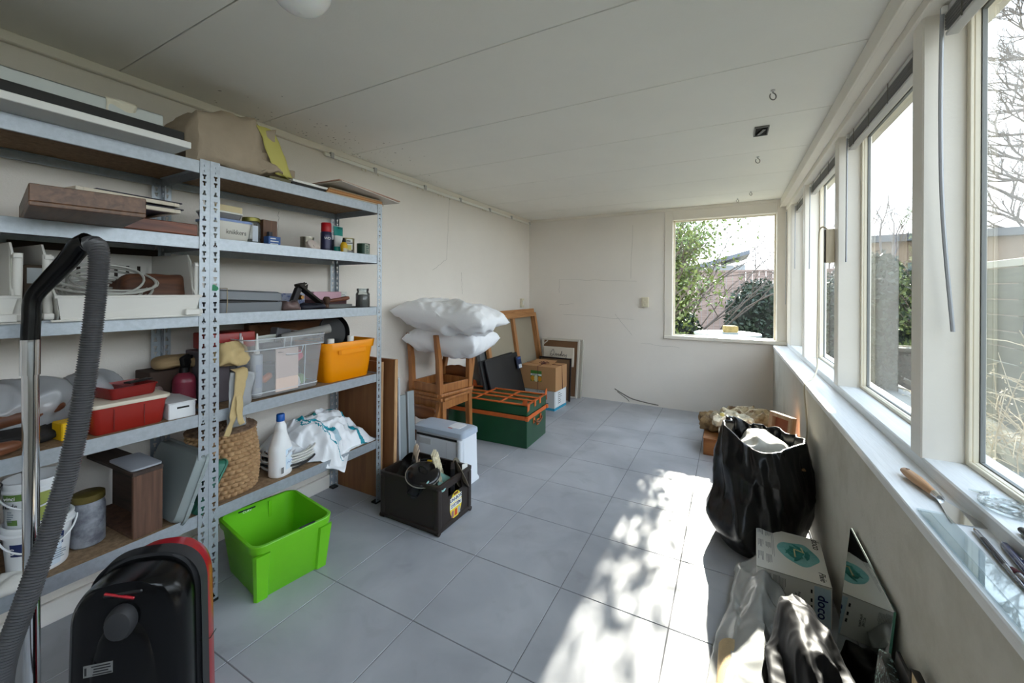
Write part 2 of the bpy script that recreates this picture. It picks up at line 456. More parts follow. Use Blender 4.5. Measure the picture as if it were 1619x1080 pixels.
t = thing('ceiling_box', 'open black junction box in the ceiling near the right windows', 'junction box', (.162, 2.745, ZC))
mb = MB()
for x0, x1, y0, y1 in ((-.036, .036, -.072, -.066), (-.036, .036, .066, .072), (-.036, -.030, -.066, .066), (.030, .036, -.066, .066)): mb.b2(x0, x1, y0, y1, -.010, -.0, .001, 1)
mb.build('box_frame', mat('grey_box', (110, 110, 106), .6), t)
MB().b2(-.03, .03, -.066, .066, -.004, -.0005).build('box_plate', M_dark, t)
mb = MB(); mb.box((0, 0, -.009), (.02, .09, .008), rot(0, 0, .3), .003); mb.build('terminal', M_blk, t)
for (x, y, s), lab in zip(((.177, 2.227, 1.), (.173, 3.269, 1.), (.177, 4.365, .8), (.073, 4.628, .8)), ('metal ring hook in the ceiling nearer the camera than the junction box', 'metal ring hook in the ceiling just beyond the junction box', 'small ceiling hook close to the back window, right one of two', 'small ceiling hook closest to the back wall, left one of two')):
    t = thing('ceiling_hook', lab, 'hook', (x, y, ZC), .6, 'hooks in the ceiling')
    MB().lathe([(.010*s, 0), (.009*s, -.004*s), (.003*s, -.006*s)], 12).build('hook_plate', M_metal, t)
    R_ = .016*s
    mb = MB(); mb.tube([(0, 0, -.004*s), (0, 0, -.012*s)]+[(R_*math.sin(a), 0, -.012*s-R_+R_*math.cos(a)) for a in [.3+k*(5.2/14) for k in range(15)]], .0026*s, 7)
    mb.build('hook_ring', mat('dull_metal', (120, 118, 112), .4, .8), t, SM)

# blinds pulled up at the window heads
M_blind = mat('blind_slat', (120, 118, 116), .5, bump=.3, bs=30, stretch=(1, .2, 30))
M_rail = mat('blind_rail', (200, 198, 196), .4)
M_wand = mat('wand', (165, 167, 170), .3)
bl = [(1, 'raised grey venetian blind at the top of the window nearest the camera', .835), (2, 'raised grey venetian blind in the second window from the camera', .0), (3, 'raised grey venetian blind in the third window from the camera', 0), (4, 'raised grey venetian blind in the window next to the far corner', 0)]
for i, ((a, b), lab) in enumerate(zip(edges[2:6], [x[1] for x in bl])):
    t = thing('venetian_blind', lab, 'blind', (.560, a+.012, 2.134), 0, 'raised blinds at the side windows')
    L = b-a-.046
    MB().b2(-.014, .014, 0, L, -.018, 0, .002, 1).build('headrail', M_rail, t)
    mb = MB()
    for k in range(9): mb.box((0, L/2, -.022-k*.0050), (.030, L-.004, .0030), rot(0, (.12 if k % 2 else .05)), 0)
    mb.build('slat_stack', M_blind, t)
    MB().b2(-.014, .014, .002, L-.002, -.080, -.069, .002, 1).build('bottom_rail', M_rail, t)
    for y in (.1, L*.37, L*.63, L-.1): MB().tube([(-.015, y, 0), (-.0155, y, -.078)], .0016, 5).build('ladder_cord', M_scuff, t)
    mb = MB(); mb.box((-.02, L-.012, -.010), (.012, .02, .02), None, .002); mb.build('wand_holder', M_white, t)
    mb = MB()
    ln = (.93, .66, .64, .60)[i]
    if i == 0: mb.tube(spline([(-.022, L-.008, -.0), (-.028, L-.018, -.3), (-.022, L-.018, -.6), (.004, L-.006, -ln)], 6), .0052, 8)
    else: mb.tube([(-.022, L-.012, -.014), (-.024, L-.012, -ln)], .0042, 8)
    mb.build('wand', M_wand, t, SM)
mb = MB(); mb.tube([(.49, 4.72, 2.1), (.488, 4.72, 1.62), (.488, 4.72, 1.20)], .003, 6)
tag(mb.build('pull_cord', M_wand), 'thin grey pull cord hanging at the far right corner post', 'cord')

t = thing('wall_thermometer', 'small beige wooden block with dark edge hanging on a window post', 'thermometer', (.487, 2.772, 1.57))
MB().box((.0, .0, 0), (.040, .036, .185), None, .004).build('block', wood('pale_block', (226, 212, 188), (205, 190, 160)), t)
MB().box((-.0215, .0, 0), (.006, .034, .18), None, .002).build('back_strip', mat('dark_brown', (60, 50, 42), .6), t)
mb = MB(); mb.tube(spline([(.485, 2.78, 1.655), (.47, 2.88, 1.69), (.472, 2.98, 1.63), (.48, 3.05, 1.24), (.495, 3.17, .95), (.50, 3.19, .84), (.46, 3.05, .792), (.41, 2.92, .790), (.388, 2.86, .75), (.394, 2.80, .55), (.393, 2.84, .40), (.394, 2.80, .2), (.393, 2.80, .004)], 8), .0042, 7)
tag(mb.build('hanging_cord', mat('beige_cord', (196, 184, 160), .6), None, SM), 'thin beige cord hanging from a window post over the sill down the wall', 'cord')
# ------------------------------------------------------------------ shelving racks
M_galv = mat('galvanised', (178, 186, 194), .42, .55, var=.14, vs=60, bump=.04, bs=80)
M_chip = mat('chipboard', (152, 126, 98), .8, col2=(118, 94, 70), vs=55, bump=.1, bs=200)
M_foot = mat('black_foot', (16, 16, 16), .5)
SZ = [1.838, 1.529, 1.212, .802, .392]
XF, XBK = -1.90, -2.328
PW = .036
def flange(mb, M, z1):
    """perforated strip: local x 0..PW, local y = z"""
    def tile_cells(zs, holes):
        pass
    pitch = .105; z0h = .03
    rows = []                                           # (z0, z1, [(x0, x1) solid spans])
    c = PW*.54
    full = [(0, PW)]
    T_bar = [(0, c-.0068), (c+.0068, PW)]; T_stem = [(0, c-.0033), (c+.0033, PW)]
    holes = []
    k = 0
    while True:
        b = z0h+k*pitch
        for off, up in ((0, False), (.039, True), (.066, True)):
            holes.append((b+off, up))
        if b+pitch > z1-.05: break
        k += 1
    z = 0
    for h, up in holes:
        if h+.012 > z1-.004: break
        rows.append((z, h-.0095, full))
        if up: rows += [(h-.0095, h+.002, T_stem), (h+.002, h+.0095, T_bar)]
        else: rows += [(h-.0095, h-.002, T_bar), (h-.002, h+.0095, T_stem)]
        z = h+.0095
    rows.append((z, z1, full))
    for a, b, sp in rows:
        for x0, x1 in sp:
            mb.quad(M @ Vector((x0, 0, a)), M @ Vector((x1, 0, a)), M @ Vector((x1, 0, b)), M @ Vector((x0, 0, b)))
    for zb in SZ:                                        # pressed tabs at each shelf
        for dz in (-.016, -.038):
            if zb+dz < z1: mb.box(M @ Vector((c, -.0006, zb+dz)), (.005, .005, .009), None, .002, 1)
def post(parent, x, y, sx, sy, zt=1.846):
    """angle post; corner at (x, y), flanges run inwards sx along X, sy along Y"""
    mb = MB()
    flange(mb, Matrix.Translation((x, y, 0)) @ (Matrix(((0, sx*-1., 0, 0), (sy, 0, 0, 0), (0, 0, 1, 0), (0, 0, 0, 1)))), zt)
    flange(mb, Matrix.Translation((x, y, 0)) @ (Matrix(((sx, 0, 0, 0), (0, -sy, 0, 0), (0, 0, 1, 0), (0, 0, 0, 1)))), zt)
    o = mb.build('post', M_galv, parent, solid=.0016)
    mb = MB(); mb.box((x+sx*.018, y+sy*.018, .006), (.042, .042, .012), None, .003); mb.build('foot', M_foot, o)
def rack(ya, yb, label):
    t = thing('shelving_unit', label, 'shelving unit', ((XF+XBK)/2, (ya+yb)/2, 0), 0, 'galvanised boltless shelving units')
    off = Vector(t.location)
    for x, sx in ((XF, -1), (XBK, 1)):
        for y, sy in ((ya, 1), (yb, -1)): post(t, x-off.x, y-off.y, sx, sy)
    for z in SZ:
        x0, x1, y0, y1 = XBK-off.x, XF-off.x, ya-off.y, yb-off.y
        MB().b2(x0+.006, x1-.006, y0+.006, y1-.006, z-.016, z-.006).build('shelf_board', M_chip, t)
        for xx, s in ((x1, -1), (x0, 1)):
            mb = MB(); mb.b2(xx+s*.0022, xx+s*.0042, y0+.035, y1-.035, z-.05, z, .0008, 1); mb.b2(xx+s*.0042, xx+s*.022, y0+.035, y1-.035, z-.019, z-.0172); mb.b2(xx+s*.0042, xx+s*.012, y0+.035, y1-.035, z-.05, z-.048)
            mb.build('beam', M_galv, t)
        for yy, s in ((y0, 1), (y1, -1)):
            mb = MB(); mb.b2(x0+.036, x1-.036, yy+s*.0022, yy+s*.0042, z-.05, z, .0008, 1); mb.b2(x0+.036, x1-.036, yy+s*.0042, yy+s*.02, z-.019, z-.0172)
            mb.build('beam', M_galv, t)
    return t
rack(-.065, .879, 'galvanised shelving unit nearer the camera, with the vacuum cleaner standing in front')
rack(.881, 1.823, 'galvanised shelving unit farther from the camera, above the bright green bin')
S = [z-.006 for z in SZ]                                 # board tops
mb = MB()
P_ = [(-.012, -.010), (.004, -.012), (.012, -.004), (.010, .006), (.002, .010), (-.004, .016), (-.011, .014), (-.012, .004)]
mb.prism(P_, .0006, Matrix.Translation((XF+.0012, .901, 1.318)) @ axes((0, 1, 0), (1, 0, 0)).to_4x4())
tag(mb.build('sticker', mat('green_sticker', (40, 130, 90), .5)), 'small green cut-out sticker on the front post between the two racks', 'sticker')

# ------------------------------------------------------------------ left rack, top shelf
W_white = mat('white_board', (226, 226, 222), .5, var=.05, vs=5)
t = thing('white_board', 'long white board with grey underside lying along the left rack top', 'board', (-1.985, .03, SZ[0]+.001))
MB().b2(-.21, .21, -1.0, .73, 0, .024, .002, 1).build('panel', W_white, t)
t = thing('picture_moulding', 'long black flat frame lying on the white board on the rack top', 'frame', (-2.0, .03, SZ[0]+.026))
mb = MB(); mb.b2(.09, .12, -1.0, .752, 0, .064, .003, 1); mb.b2(-.25, -.22, -1.0, .752, 0, .064, .003, 1); mb.b2(-.22, .09, .722, .752, 0, .064, .003, 1); mb.b2(-.22, .09, -1.0, -.97, 0, .064, .003, 1)
mb.build('frame_moulding', mat('black_lacquer', (24, 22, 20), .45, var=.5, vs=12), t)
MB().b2(-.22, .09, -.97, .722, .006, .012).build('backing', mat('brown_backing', (92, 78, 64), .8), t)
t = thing('metal_profile', 'pale grey metal channel on top of the black frame by the ceiling', 'profile', (-2.05, .03, SZ[0]+.091))
mb = MB(); mb.b2(.046, .05, -1.0, .729, .01, .08, .001, 1); mb.b2(-.05, .05, -1.0, .729, .076, .08, .001, 1); mb.b2(-.05, -.046, -1.0, .729, .0, .08, .001, 1)
mb.build('channel', mat('pale_steel', (206, 212, 210), .4, .3), t)
mb = MB(); mb.grid(lambda u, v: disp(Vector((.0515+.004*math.sin(v*9)*u, .56+.085*u, .088-.075*v)), .006, 30, 2), 10, 10)
mb.build('tape', mat('masking_tape_white', (232, 226, 206), .7), t, 1, solid=.0006)

# second shelf
W_brown = wood('brown_board', (116, 84, 62), (80, 56, 42), 5, 0, .45)
W_red = wood('red_plank', (136, 74, 46), (92, 44, 28), 5, 1, .4)
W_pale = mat('pale_edge', (206, 196, 180), .7)
t = thing('wooden_tray', 'dark brown shallow wooden tray overhanging the second shelf', 'tray', (-1.80, .475, S[1]+.0065), -.16)
mb = MB(); mb.b2(-.27, .22, -.115, .115, .0, .012, .002, 1); mb.b2(.205, .22, -.115, .115, .012, .058, .002, 1); mb.b2(-.27, -.255, -.115, .115, .012, .058, .002, 1); mb.b2(-.255, .205, -.115, -.103, .012, .058, .002, 1); mb.b2(-.255, .205, .103, .115, .012, .058, .002, 1)
mb.build('tray_body', W_brown, t)
t = thing('wooden_plank', 'reddish varnished plank at the right end of the second shelf', 'plank', (-2.0, .72, S[1]+.0065), .05)
MB().b2(-.09, .11, -.13, .11, 0, .045, .003, 1).build('plank_body', W_red, t)
for i, (z, x0, x1, y0, y1, rz, lab, cat) in enumerate(((S[1]+.066, -.19, .10, -.13, .15, .05, 'pale-edged thin frame lying on the dark wooden tray, lower of two', 'frame'), (S[1]+.092, -.17, .09, -.13, .15, .12, 'pale-edged thin frame lying topmost on the stack of boards', 'frame'))):
    t = thing('picture_frame', lab, cat, (-1.86, .57, z), rz, 'flat frames on the second shelf')
    mb = MB()
    for a in ((x0, x1, y0, y0+.018), (x0, x1, y1-.018, y1), (x0, x0+.018, y0+.018, y1-.018), (x1-.018, x1, y0+.018, y1-.018)): mb.b2(*a, 0, .013, .001, 1)
    mb.build('frame_rim', W_pale, t)
    MB().b2(x0+.018, x1-.018, y0+.018, y1-.018, .003, .007).build('frame_back', mat('navy_back', (40, 42, 58), .6), t)
    mb = MB(); mb.b2(x0+.03, x1-.004, y0+.05, y1+.012, .0135, .018, .001, 1); mb.build('card', mat('dark_card', (52, 50, 60), .6), t)

# third shelf: white stacking bins
M_bin = mat('white_bin', (224, 222, 216), .42, var=.04, vs=4)
def stack_bin(label, loc, W=.395, D=.40, Hh=.255, slots=True):
    t = thing('stacking_bin', label, 'storage bin', loc, 0, 'white stacking bins')
    h = W/2; d = D/2
    # walls follow a profile: tall back, sloping sides, low front
    def side(s):
        mb = MB()
        pts = [(-d, .0), (d-.03, .0), (d, .03), (d+.004, .078), (d-.012, .085), (d-.035, .11), (d-.075, .22), (d-.10, Hh-.004), (-d-.01, Hh)]
        inn = [Vector((p[0], s*(h-.018+.018*min(1, p[1]/.2)), p[1])) for p in pts]
        out = [Vector((p[0], s*(h-.013+.018*min(1, p[1]/.2)), p[1])) for p in pts]
        mb.rings([inn, out]); mb.build('side_wall', M_bin, t)
    side(-1); side(1)
    mb = MB(); mb.rings([[Vector((d-.004, -h+.018, 0)), Vector((d-.0, h-.018, 0)), Vector((d-.006, h-.018, 0)), Vector((d-.006, -h+.018, 0))], [Vector((d+.018, -h+.004, .08)), Vector((d+.018, h-.004, .08)), Vector((d+.010, h-.004, .08)), Vector((d+.010, -h+.004, .08))]])
    mb.tube([(d+.014, -h-.002, .08), (d+.014, h+.002, .08)], .0055, 8)
    mb.b2(d-.004, d+.008, -h-.006, h+.006, 0.0, .007, .002, 1)
    mb.build('front_lip', M_bin, t)
    MB().b2(-d, d, -h+.018, h-.018, 0, .004).build('bin_floor', M_bin, t)
    mb = MB(); zs = [0, .155, .207, Hh]; n = 9 if slots else 0
    xs = [-h+.005]
    for k in range(n):
        c_ = -h+.05+k*(W-.10)/(n-1); xs += [c_-.006, c_+.006]
    xs.append(h-.005)
    for zi in range(3):
        for k in range(len(xs)-1):
            if zi == 1 and k % 2 == 1: continue
            mb.quad((-d, xs[k], zs[zi]), (-d, xs[k+1], zs[zi]), (-d, xs[k+1], zs[zi+1]), (-d, xs[k], zs[zi+1]))
    mb.build('back_wall', M_bin, t, solid=.003)
    for s in (-1, 1):
        mb = MB(); mb.tube([(d-.035, s*(h+.003), .0), (d-.035, s*(h+.006), .215)], .011, 10); mb.box((d-.035, s*(h+.004), .205), (.03, .02, .012), None, .003); mb.box((d-.035, s*(h+.006), .018), (.05, .024, .02), None, .004); mb.build('corner_post', M_bin, t, SM)
    mb = MB(); mb.box((d+.016, h-.03, .018), (.016, .05, .024), None, .004); mb.build('label_clip', M_bin, t)
    return t
stack_bin('wide white slotted bin holding looped grey cables, right of the vacuum hose', (-2.09, .637, S[2]), W=.40, D=.41)
stack_bin('white bin at the left photo edge, left of the vacuum handle', (-2.09, .185, S[2]), W=.36, D=.41, slots=False)
mb = MB(); mb.b2(-.003, .003, -.22, .22, 0, .285, .001, 1); o = mb.build('slot_shade_sheet', mat('slot_shade_dark', (58, 46, 40), .8), None, None, loc=(-2.306, .64, S[2]), R=(0, -.02, 0)); tag(o, 'dark sheet added behind the slotted white bin as shade for its slots', 'board')  # added dark sheet, its colour stands in for shade behind the bin's slots
M_cable = mat('grey_cable', (176, 176, 170), .5)
mb = MB(); pts = []
for k in range(150):
    a = k*.42; rx, ry = .085+.02*math.sin(k*.13), .12+.03*math.sin(k*.19+1)
    pts.append((rx*math.cos(a), ry*math.sin(a), .030+.10*(k/150)+.018*math.sin(k*.31)))
mb.tube(spline(pts, 2), .0042, 6); o = mb.build('cable_coil', M_cable, None, SM, loc=(-2.02, .585, S[2]+.045), R=(0, .55, 0)); tag(o, 'loops of grey cable lying in the wide white bin', 'cable')
mb = MB(); blob(mb, .16, .22, .155, e1=.35, e2=.4, amp=.006, sc=14, crease=.006, cs=10)
o = mb.build('leather_pouch', wood('brown_leather', (104, 66, 46), (70, 42, 30), 5, 1, .5), None, .9, loc=(-2.02, .735, S[2]+.006)); o.rotation_euler = (0, -.3, .1)
tag(o, 'brown wrinkled block-shaped pouch in the wide white bin', 'pouch')
t = thing('paper_packet', 'small white labelled packet standing between the two white bins', 'packet', (-2.0, .415, S[2]+.003), .1)
MB().box((0, 0, .09), (.05, .045, .18), None, .004).build('packet_body', mat('brown_packet', (84, 70, 58), .7), t)
MB().box((.026, 0, .145), (.003, .036, .05)).build('packet_label', mat('label_grey', (196, 202, 206), .5), t)

# fourth shelf
t = thing('red_storage_box', 'red plastic storage box with a cream lid on the fourth shelf', 'storage box', (-2.035, .648, S[3]), .0)
mb = MB(); tub(mb, .20, .215, .098, r=.02, ws=.90, ds=.92, rim=.003, rimh=.012); mb.build('box_body', mat('brick_red', (150, 38, 30), .38), t, SM)
mb = MB()
mb.rings([[Vector((x, y, z)) for x, y in rrect(.215+k, .232+k, .022)] for z, k in ((.096, 0), (.104, .004), (.109, 0), (.112, -.02))]); mb.build('lid', mat('cream_lid', (214, 204, 186), .4), t, SM)
mb = MB(); 
for y in (-.05, .035): mb.b2(.0985, .1005, y-.001, y+.001, .01, .085)
mb.build('box_seam', mat('brick_red_dark', (104, 24, 20), .5), t)
t = thing('red_tray', 'small red divided tray standing on the cream lid', 'tray', (-2.03, .655, S[3]+.1135), .12)
mb = MB(); tub(mb, .15, .145, .042, r=.014, ws=.92, ds=.92, rim=.003, rimh=.006); mb.build('tray_body', mat('deep_red', (128, 26, 24), .4), t, SM)
mb = MB(); mb.b2(-.066, .066, -.006, -.003, .004, .036); mb.build('divider', mat('deep_red', (128, 26, 24)), t)
MB().box((.0, .045, .045), (.03, .09, .006), rot(0, 0, .3), .002).build('pencil_slab', M_blk, t)
t = thing('white_drawer_box', 'small white box with a slotted handle beside the red storage box', 'box', (-2.03, .806, S[3]), -.05)
MB().b2(-.10, .10, -.045, .045, 0, .062, .003, 1).build('box_body', mat('white_card', (222, 224, 226), .5), t)
mb = MB(); mb.b2(.0995, .101, -.018, .022, .04, .047); mb.build('slot', M_dark, t)
mb = MB(); mb.b2(-.104, .104, -.048, .048, .0615, .066, .002, 1); mb.build('box_lid', mat('white_card', (222, 224, 226)), t)
t = thing('spray_bottle', 'pink ribbed spray bottle with a black trigger head on the fourth shelf', 'spray bottle', (-2.12, .885, S[3]), 2.2)
prof = [(0, 0), (.040, 0), (.043, .005)]+[(.043-.0012*(k % 2), .01+k*.0045) for k in range(24)]+[(.040, .125), (.033, .138), (.020, .148), (.014, .152), (.014, .165), (0, .165)]
MB().lathe(prof, 28).build('bottle', mat('pink_plastic', (150, 58, 78), .3, trans=.35), t, SM)
mb = MB(); mb.lathe([(.0, .15), (.018, .15), (.018, .172), (.012, .178), (0, .178)], 16); mb.box((.008, 0, .20), (.05, .022, .05), rot(0, -.3), .008); mb.box((.035, 0, .212), (.03, .014, .016), None, .004); mb.tube([(.022, 0, .195), (.032, 0, .18), (.034, 0, .16)], .005, 6)
mb.build('trigger_head', M_blk, t, SM)
mb = MB(); blob(mb, .13, .16, .055, 40, 20, .6, .6, .008, 14, .008, 12, seed=4); o = mb.build('paper_bundle', mat('kraft', (172, 146, 108), .8, var=.15, vs=10), None, 1, loc=(-2.2, .885, S[3]+.16)); 
tag(o, 'folded brown paper bundle propped behind the pink spray bottle', 'paper')
t = thing('brown_carton', 'dark brown carton standing behind the pink spray bottle', 'box', (-2.235, .86, S[3]), 0)
MB().b2(-.07, .07, -.08, .08, 0, .16, .003, 1).build('carton_body', mat('dark_carton', (70, 54, 46), .8), t)
t = thing('yellow_box', 'small yellow box on the fourth shelf left of the red storage box', 'box', (-2.0, .503, S[3]), .1)
MB().b2(-.05, .02, -.026, .026, 0, .06, .003, 1).build('box_body', mat('yellow_card', (236, 190, 20), .5), t)
mb = MB(); mb.b2(.0195, .021, -.002, .0, .004, .056); mb.b2(.0195, .021, .010, .011, .004, .056); mb.build('box_crease', mat('ochre_card', (190, 140, 20), .5), t)
M_poly = film('poly_bag', (228, 230, 234), .60, .10, 1.)
for i, (y, x, w, h, lab) in enumerate(((.43, -2.17, .24, .21, 'clear plastic bag of packets lying behind the chrome vacuum tube'), (.60, -2.19, .19, .20, 'clear plastic bag with a white and blue printed packet behind the vacuum hose'))):
    t = thing('plastic_bag', lab, 'bag', (x, y, S[3]), .1*i, 'clear bags of material on the fourth shelf')
    mb = MB(); blob(mb, .20, w, h, 90, 50, .7, .7, .020, 9, .030, 10, seed=9+i, flat=.012); mb.build('bag_film', M_poly, t, 1.2)
    mb = MB(); mb.box((-.01, 0, h*.42), (.10, w*.68, h*.72), rot(0, -.2), .02); pk = mb.build('packet', mat('packet_white' if i else 'packet_grey', (206, 206, 210) if i else (150, 150, 156), .6, var=.25, vs=14), t, SM)
    if i:
        mb = MB(); mb.box((.052, .005, h*.36), (.004, .10, .045), rot(0, -.2)); mb.build('packet_band', mat('navy_ink', (46, 42, 96), .5), t)
        MT = axes((0, 1, 0), (1, 0, .2))
        text('packet_lettering', 'SIGMA', .035, M_blk, t, (.046, .0, h*.60), MT); text('packet_lettering', 'Soma V\nTin', .026, mat('white_ink', (235, 235, 235), .5), t, (.0570, .005, h*.37), MT)
M_egg = mat('mauve_film', (150, 128, 124), .35, var=.2, vs=10)
for i, (y, w, h, lab) in enumerate(((.70, .075, .10, 'small dusty pink wrapped lump behind the red tray, left of a larger one'), (.775, .15, .13, 'larger dusty pink wrapped lump behind the red tray, beside the rear post'))):
    mb = MB(); blob(mb, .13, w, h, 40, 22, .8, .7, .006, 14, .010, 16, seed=20+i, flat=.008); o = mb.build('wrapped_lump', M_egg, None, 1.2, loc=(-2.22, y, S[3])); tag(o, lab, 'bag', 'pink wrapped lumps')
mb = MB(); blob(mb, .08, .24, .055, 30, 16, .9, .8, .006, 12, .004, 10); o = mb.build('wooden_float', wood('float_wood', (120, 72, 46), (78, 46, 30), 5, 1), None, 1, loc=(-2.10, .40, S[3]+.062)); o.rotation_euler = (.12, 0, 0); tag(o, 'dark reddish wooden tool body at the left photo edge of the fourth shelf', 'tool')
mb = MB(); blob(mb, .16, .24, .06, 40, 18, .7, .6, .012, 12, .02, 14, seed=31, flat=.005); o = mb.build('dark_cloth', mat('charcoal_cloth', (44, 42, 42), .9, var=.4, vs=30), None, 1.2, loc=(-2.08, .385, S[3])); tag(o, 'dark crumpled cloth under the reddish wooden tool', 'cloth')
t = thing('tool_handle', 'brown rounded wooden handle with a metal tip on the fourth shelf front', 'tool', (-1.965, .345, S[3]+.022), .35)
mb = MB(); mb.lathe([(0, -.06), (.014, -.058), (.020, -.03), (.021, 0), (.018, .03), (.012, .045), (0, .047)], 18, M=rot(-PI/2)); mb.build('grip', wood('handle_brown', (142, 92, 66), (104, 64, 44), 4, 1, .3), t, SM)
mb = MB(); mb.lathe([(0, .04), (.006, .04), (.005, .075), (.008, .08), (0, .09)], 12, M=rot(-PI/2)); mb.build('tip', mat('dark_metal', (60, 58, 56), .4, .7), t, SM)

# fifth shelf
M_tubw = mat('bucket_white', (226, 228, 230), .4)
def bucket(label, loc, r0, r1, h, band, words, rz=0.):
    t = thing('paint_bucket', label, 'bucket', loc, rz, 'white paint buckets on the lowest shelf')
    MB().lathe([(0, 0), (r0, 0), (r0+.002, .004), (r1-.003, h-.03), (r1+.004, h-.03), (r1+.005, h-.024), (r1, h-.02), (r1+.003, h-.004), (r1+.001, h), (r1-.004, h), (r1-.007, h-.03), (r0-.004, .006), (0, .006)], 40).build('bucket_wall', M_tubw, t, SM)
    def rr(z): return r0+(r1-r0)*z/h+.0015
    for (z0, z1, c, a0, a1) in band:
        mb = MB(); mb.grid(lambda u, v: Vector((rr(z0+(z1-z0)*v)*math.cos(a0+(a1-a0)*u), rr(z0+(z1-z0)*v)*math.sin(a0+(a1-a0)*u), z0+(z1-z0)*v)), 24, 3)
        mb.build('label', c, t, 1)
    mb = MB(); mb.tube([((r1+.008)*math.cos(a), (r1+.008)*math.sin(a), h-.022-.06*math.sin((a-.1)/(PI-.2)*PI)) for a in [.1+(PI-.2)*k/24 for k in range(25)]], .0028, 6)
    o = mb.build('bail', M_tubw, t, SM); o.rotation_euler = (0, 0, -PI/2-.2)
    for wd, z, a, sz, c in words:
        R = axes((-math.sin(a), math.cos(a), 0), (math.cos(a), math.sin(a), .05))
        if wd == '#':
            bars('fine_print', mat('grey_ink', (140, 150, 160), .5), t, ((rr(z)+.0025)*math.cos(a), (rr(z)+.0025)*math.sin(a), z), R, 5, sz, .007, .003); continue
        text('label_lettering', wd, sz, c, t, ((rr(z)+.004)*math.cos(a), (rr(z)+.004)*math.sin(a), z), R)
    return t
I_navy = mat('navy_label', (34, 48, 96), .5); I_green = mat('green_label', (96, 128, 62), .5); I_white = mat('white_ink', (235, 235, 235)); I_olive = mat('olive_label', (150, 160, 84), .5); I_pale = mat('pale_label', (206, 218, 230), .5); I_blk = mat('ink', (30, 30, 32), .6); I_dkgreen = mat('leaf_label', (66, 96, 52), .5)
a_ = -.25
bucket('white bucket with a navy label, lower of the two stacked buckets', (-2.03, .44, S[4]), .066, .080, .165, [(.012, .10, I_pale, -.35, .55), (.075, .115, I_navy, -1.1, .6), (.015, .06, I_dkgreen, -.42, -.05)], [('V', .095, .32, .032, I_white), ('G', .093, -1.0, .026, I_white), ('#', .065, .22, .034, None)])
bucket('white bucket with green label bands, standing inside the navy-labelled bucket', (-2.05, .435, S[4]+.145), .060, .073, .155, [(.02, .115, I_olive, -.05, .9), (.10, .122, I_green, -1.35, -.6), (.02, .038, I_green, -1.3, -.8)], [('vinci', .111, -.98, .018, I_white), ('nade', .086, -.98, .022, I_blk), ('#', .068, -1.15, .024, None)])
t = thing('glass_jar', 'big powder-stained glass jar with a brass-coloured lid on the lowest shelf', 'jar', (-2.055, .565, S[4]), 0)
MB().lathe([(0, .0), (.040, 0), (.046, .006), (.047, .12), (.046, .14), (.041, .156), (.041, .17), (.039, .17), (.039, .156), (.044, .14), (.045, .12), (.044, .01), (0, .006)], 36).build('jar_glass', mat('dusty_glass', (170, 174, 182), .35, trans=.25, col2=(104, 106, 116), vs=14, contrast=(.40, .6)), t, SM)
MB().lathe([(0, .007), (.0435, .011), (.0435, .045), (.03, .05), (.01, .047), (0, .046)], 28).build('powder', mat('powder', (206, 200, 198), .95, var=.2, vs=60), t, SM)
MB().lathe([(.0, .185), (.040, .185), (.0445, .182), (.045, .178), (.045, .160), (.043, .158), (.042, .158), (.042, .18), (0, .181)], 36).build('jar_lid', mat('brass_lid', (118, 104, 56), .4, .6, var=.3, vs=20), t, SM)
t = thing('wooden_crate', 'upright open dark wooden box on the lowest shelf beside the glass jar', 'wooden box', (-2.12, .685, S[4]), .05)
WD = wood('crate_wood', (112, 80, 62), (78, 54, 42), 4, 2, .7); WDT = wood('crate_wood_dark', (72, 58, 50), (50, 40, 36), 4, 0, .8)
MB().b2(.175, .19, -.045, .045, 0, .232, .002, 1).build('front_board', WD, t)
MB().b2(-.19, .19, -.047, .047, .232, .246, .002, 1).build('top_board', WDT, t)
MB().b2(-.19, .175, -.045, .045, 0, .012, .001, 1).build('bottom_board', WD, t)
MB().b2(-.19, .175, .034, .045, .012, .232, .001, 1).build('side_board', WDT, t)
t = thing('container_cover', 'frosted rectangular plastic lid lying on top of the wooden box', 'lid', (-2.045, .695, S[4]+.247), .02)
mb = MB(); mb.rings([[Vector((x, y, z)) for x, y in rrect(.20-k, .095-k, .014)] for z, k in ((0, 0), (.006, 0), (.007, .006), (.0065, .016), (.0075, .022))]); mb.build('lid_body', mat('frosted', (176, 180, 190), .45, trans=.2), t, SM)
M_frost = mat('frosted_tub', (178, 190, 190), .4, trans=.45)
t = thing('plastic_tub', 'large frosted plastic tub standing on edge, leaning against the wooden box', 'tub', (-2.07, .757, S[4]+.003), 0, None, -.34)
mb = MB(); MR = axes((1, 0, 0), (0, -1, 0)).to_4x4()
tmp = MB(); tub(tmp, .36, .27, .04, r=.03, ws=.95, ds=.95, rim=.006, rimh=.012); tmp.xf(Matrix.Translation((0, .0, .135)) @ rot(-PI/2)); o = tmp.build('tub_body', M_frost, t, SM)
mb = MB()
for z in (.06, .135, .21): mb.box((.183, .034, z), (.006, .016, .05), None, .003)
mb.build('clip', M_frost, t)
t = thing('green_tub', 'green plastic tray standing behind the frosted tub', 'tub', (-2.07, .83, S[4]+.003), 0, None, -.5)
tmp = MB(); tub(tmp, .33, .22, .03, r=.02, ws=.95, ds=.95, rim=.005, rimh=.008); tmp.xf(Matrix.Translation((0, 0, .11)) @ rot(-PI/2)); tmp.build('tray_body', mat('sea_green', (48, 112, 92), .45), t, SM)
t = thing('saucepan', 'dull metal saucepan at the left photo edge of the lowest shelf', 'saucepan', (-2.05, .285, S[4]+.20), 0)
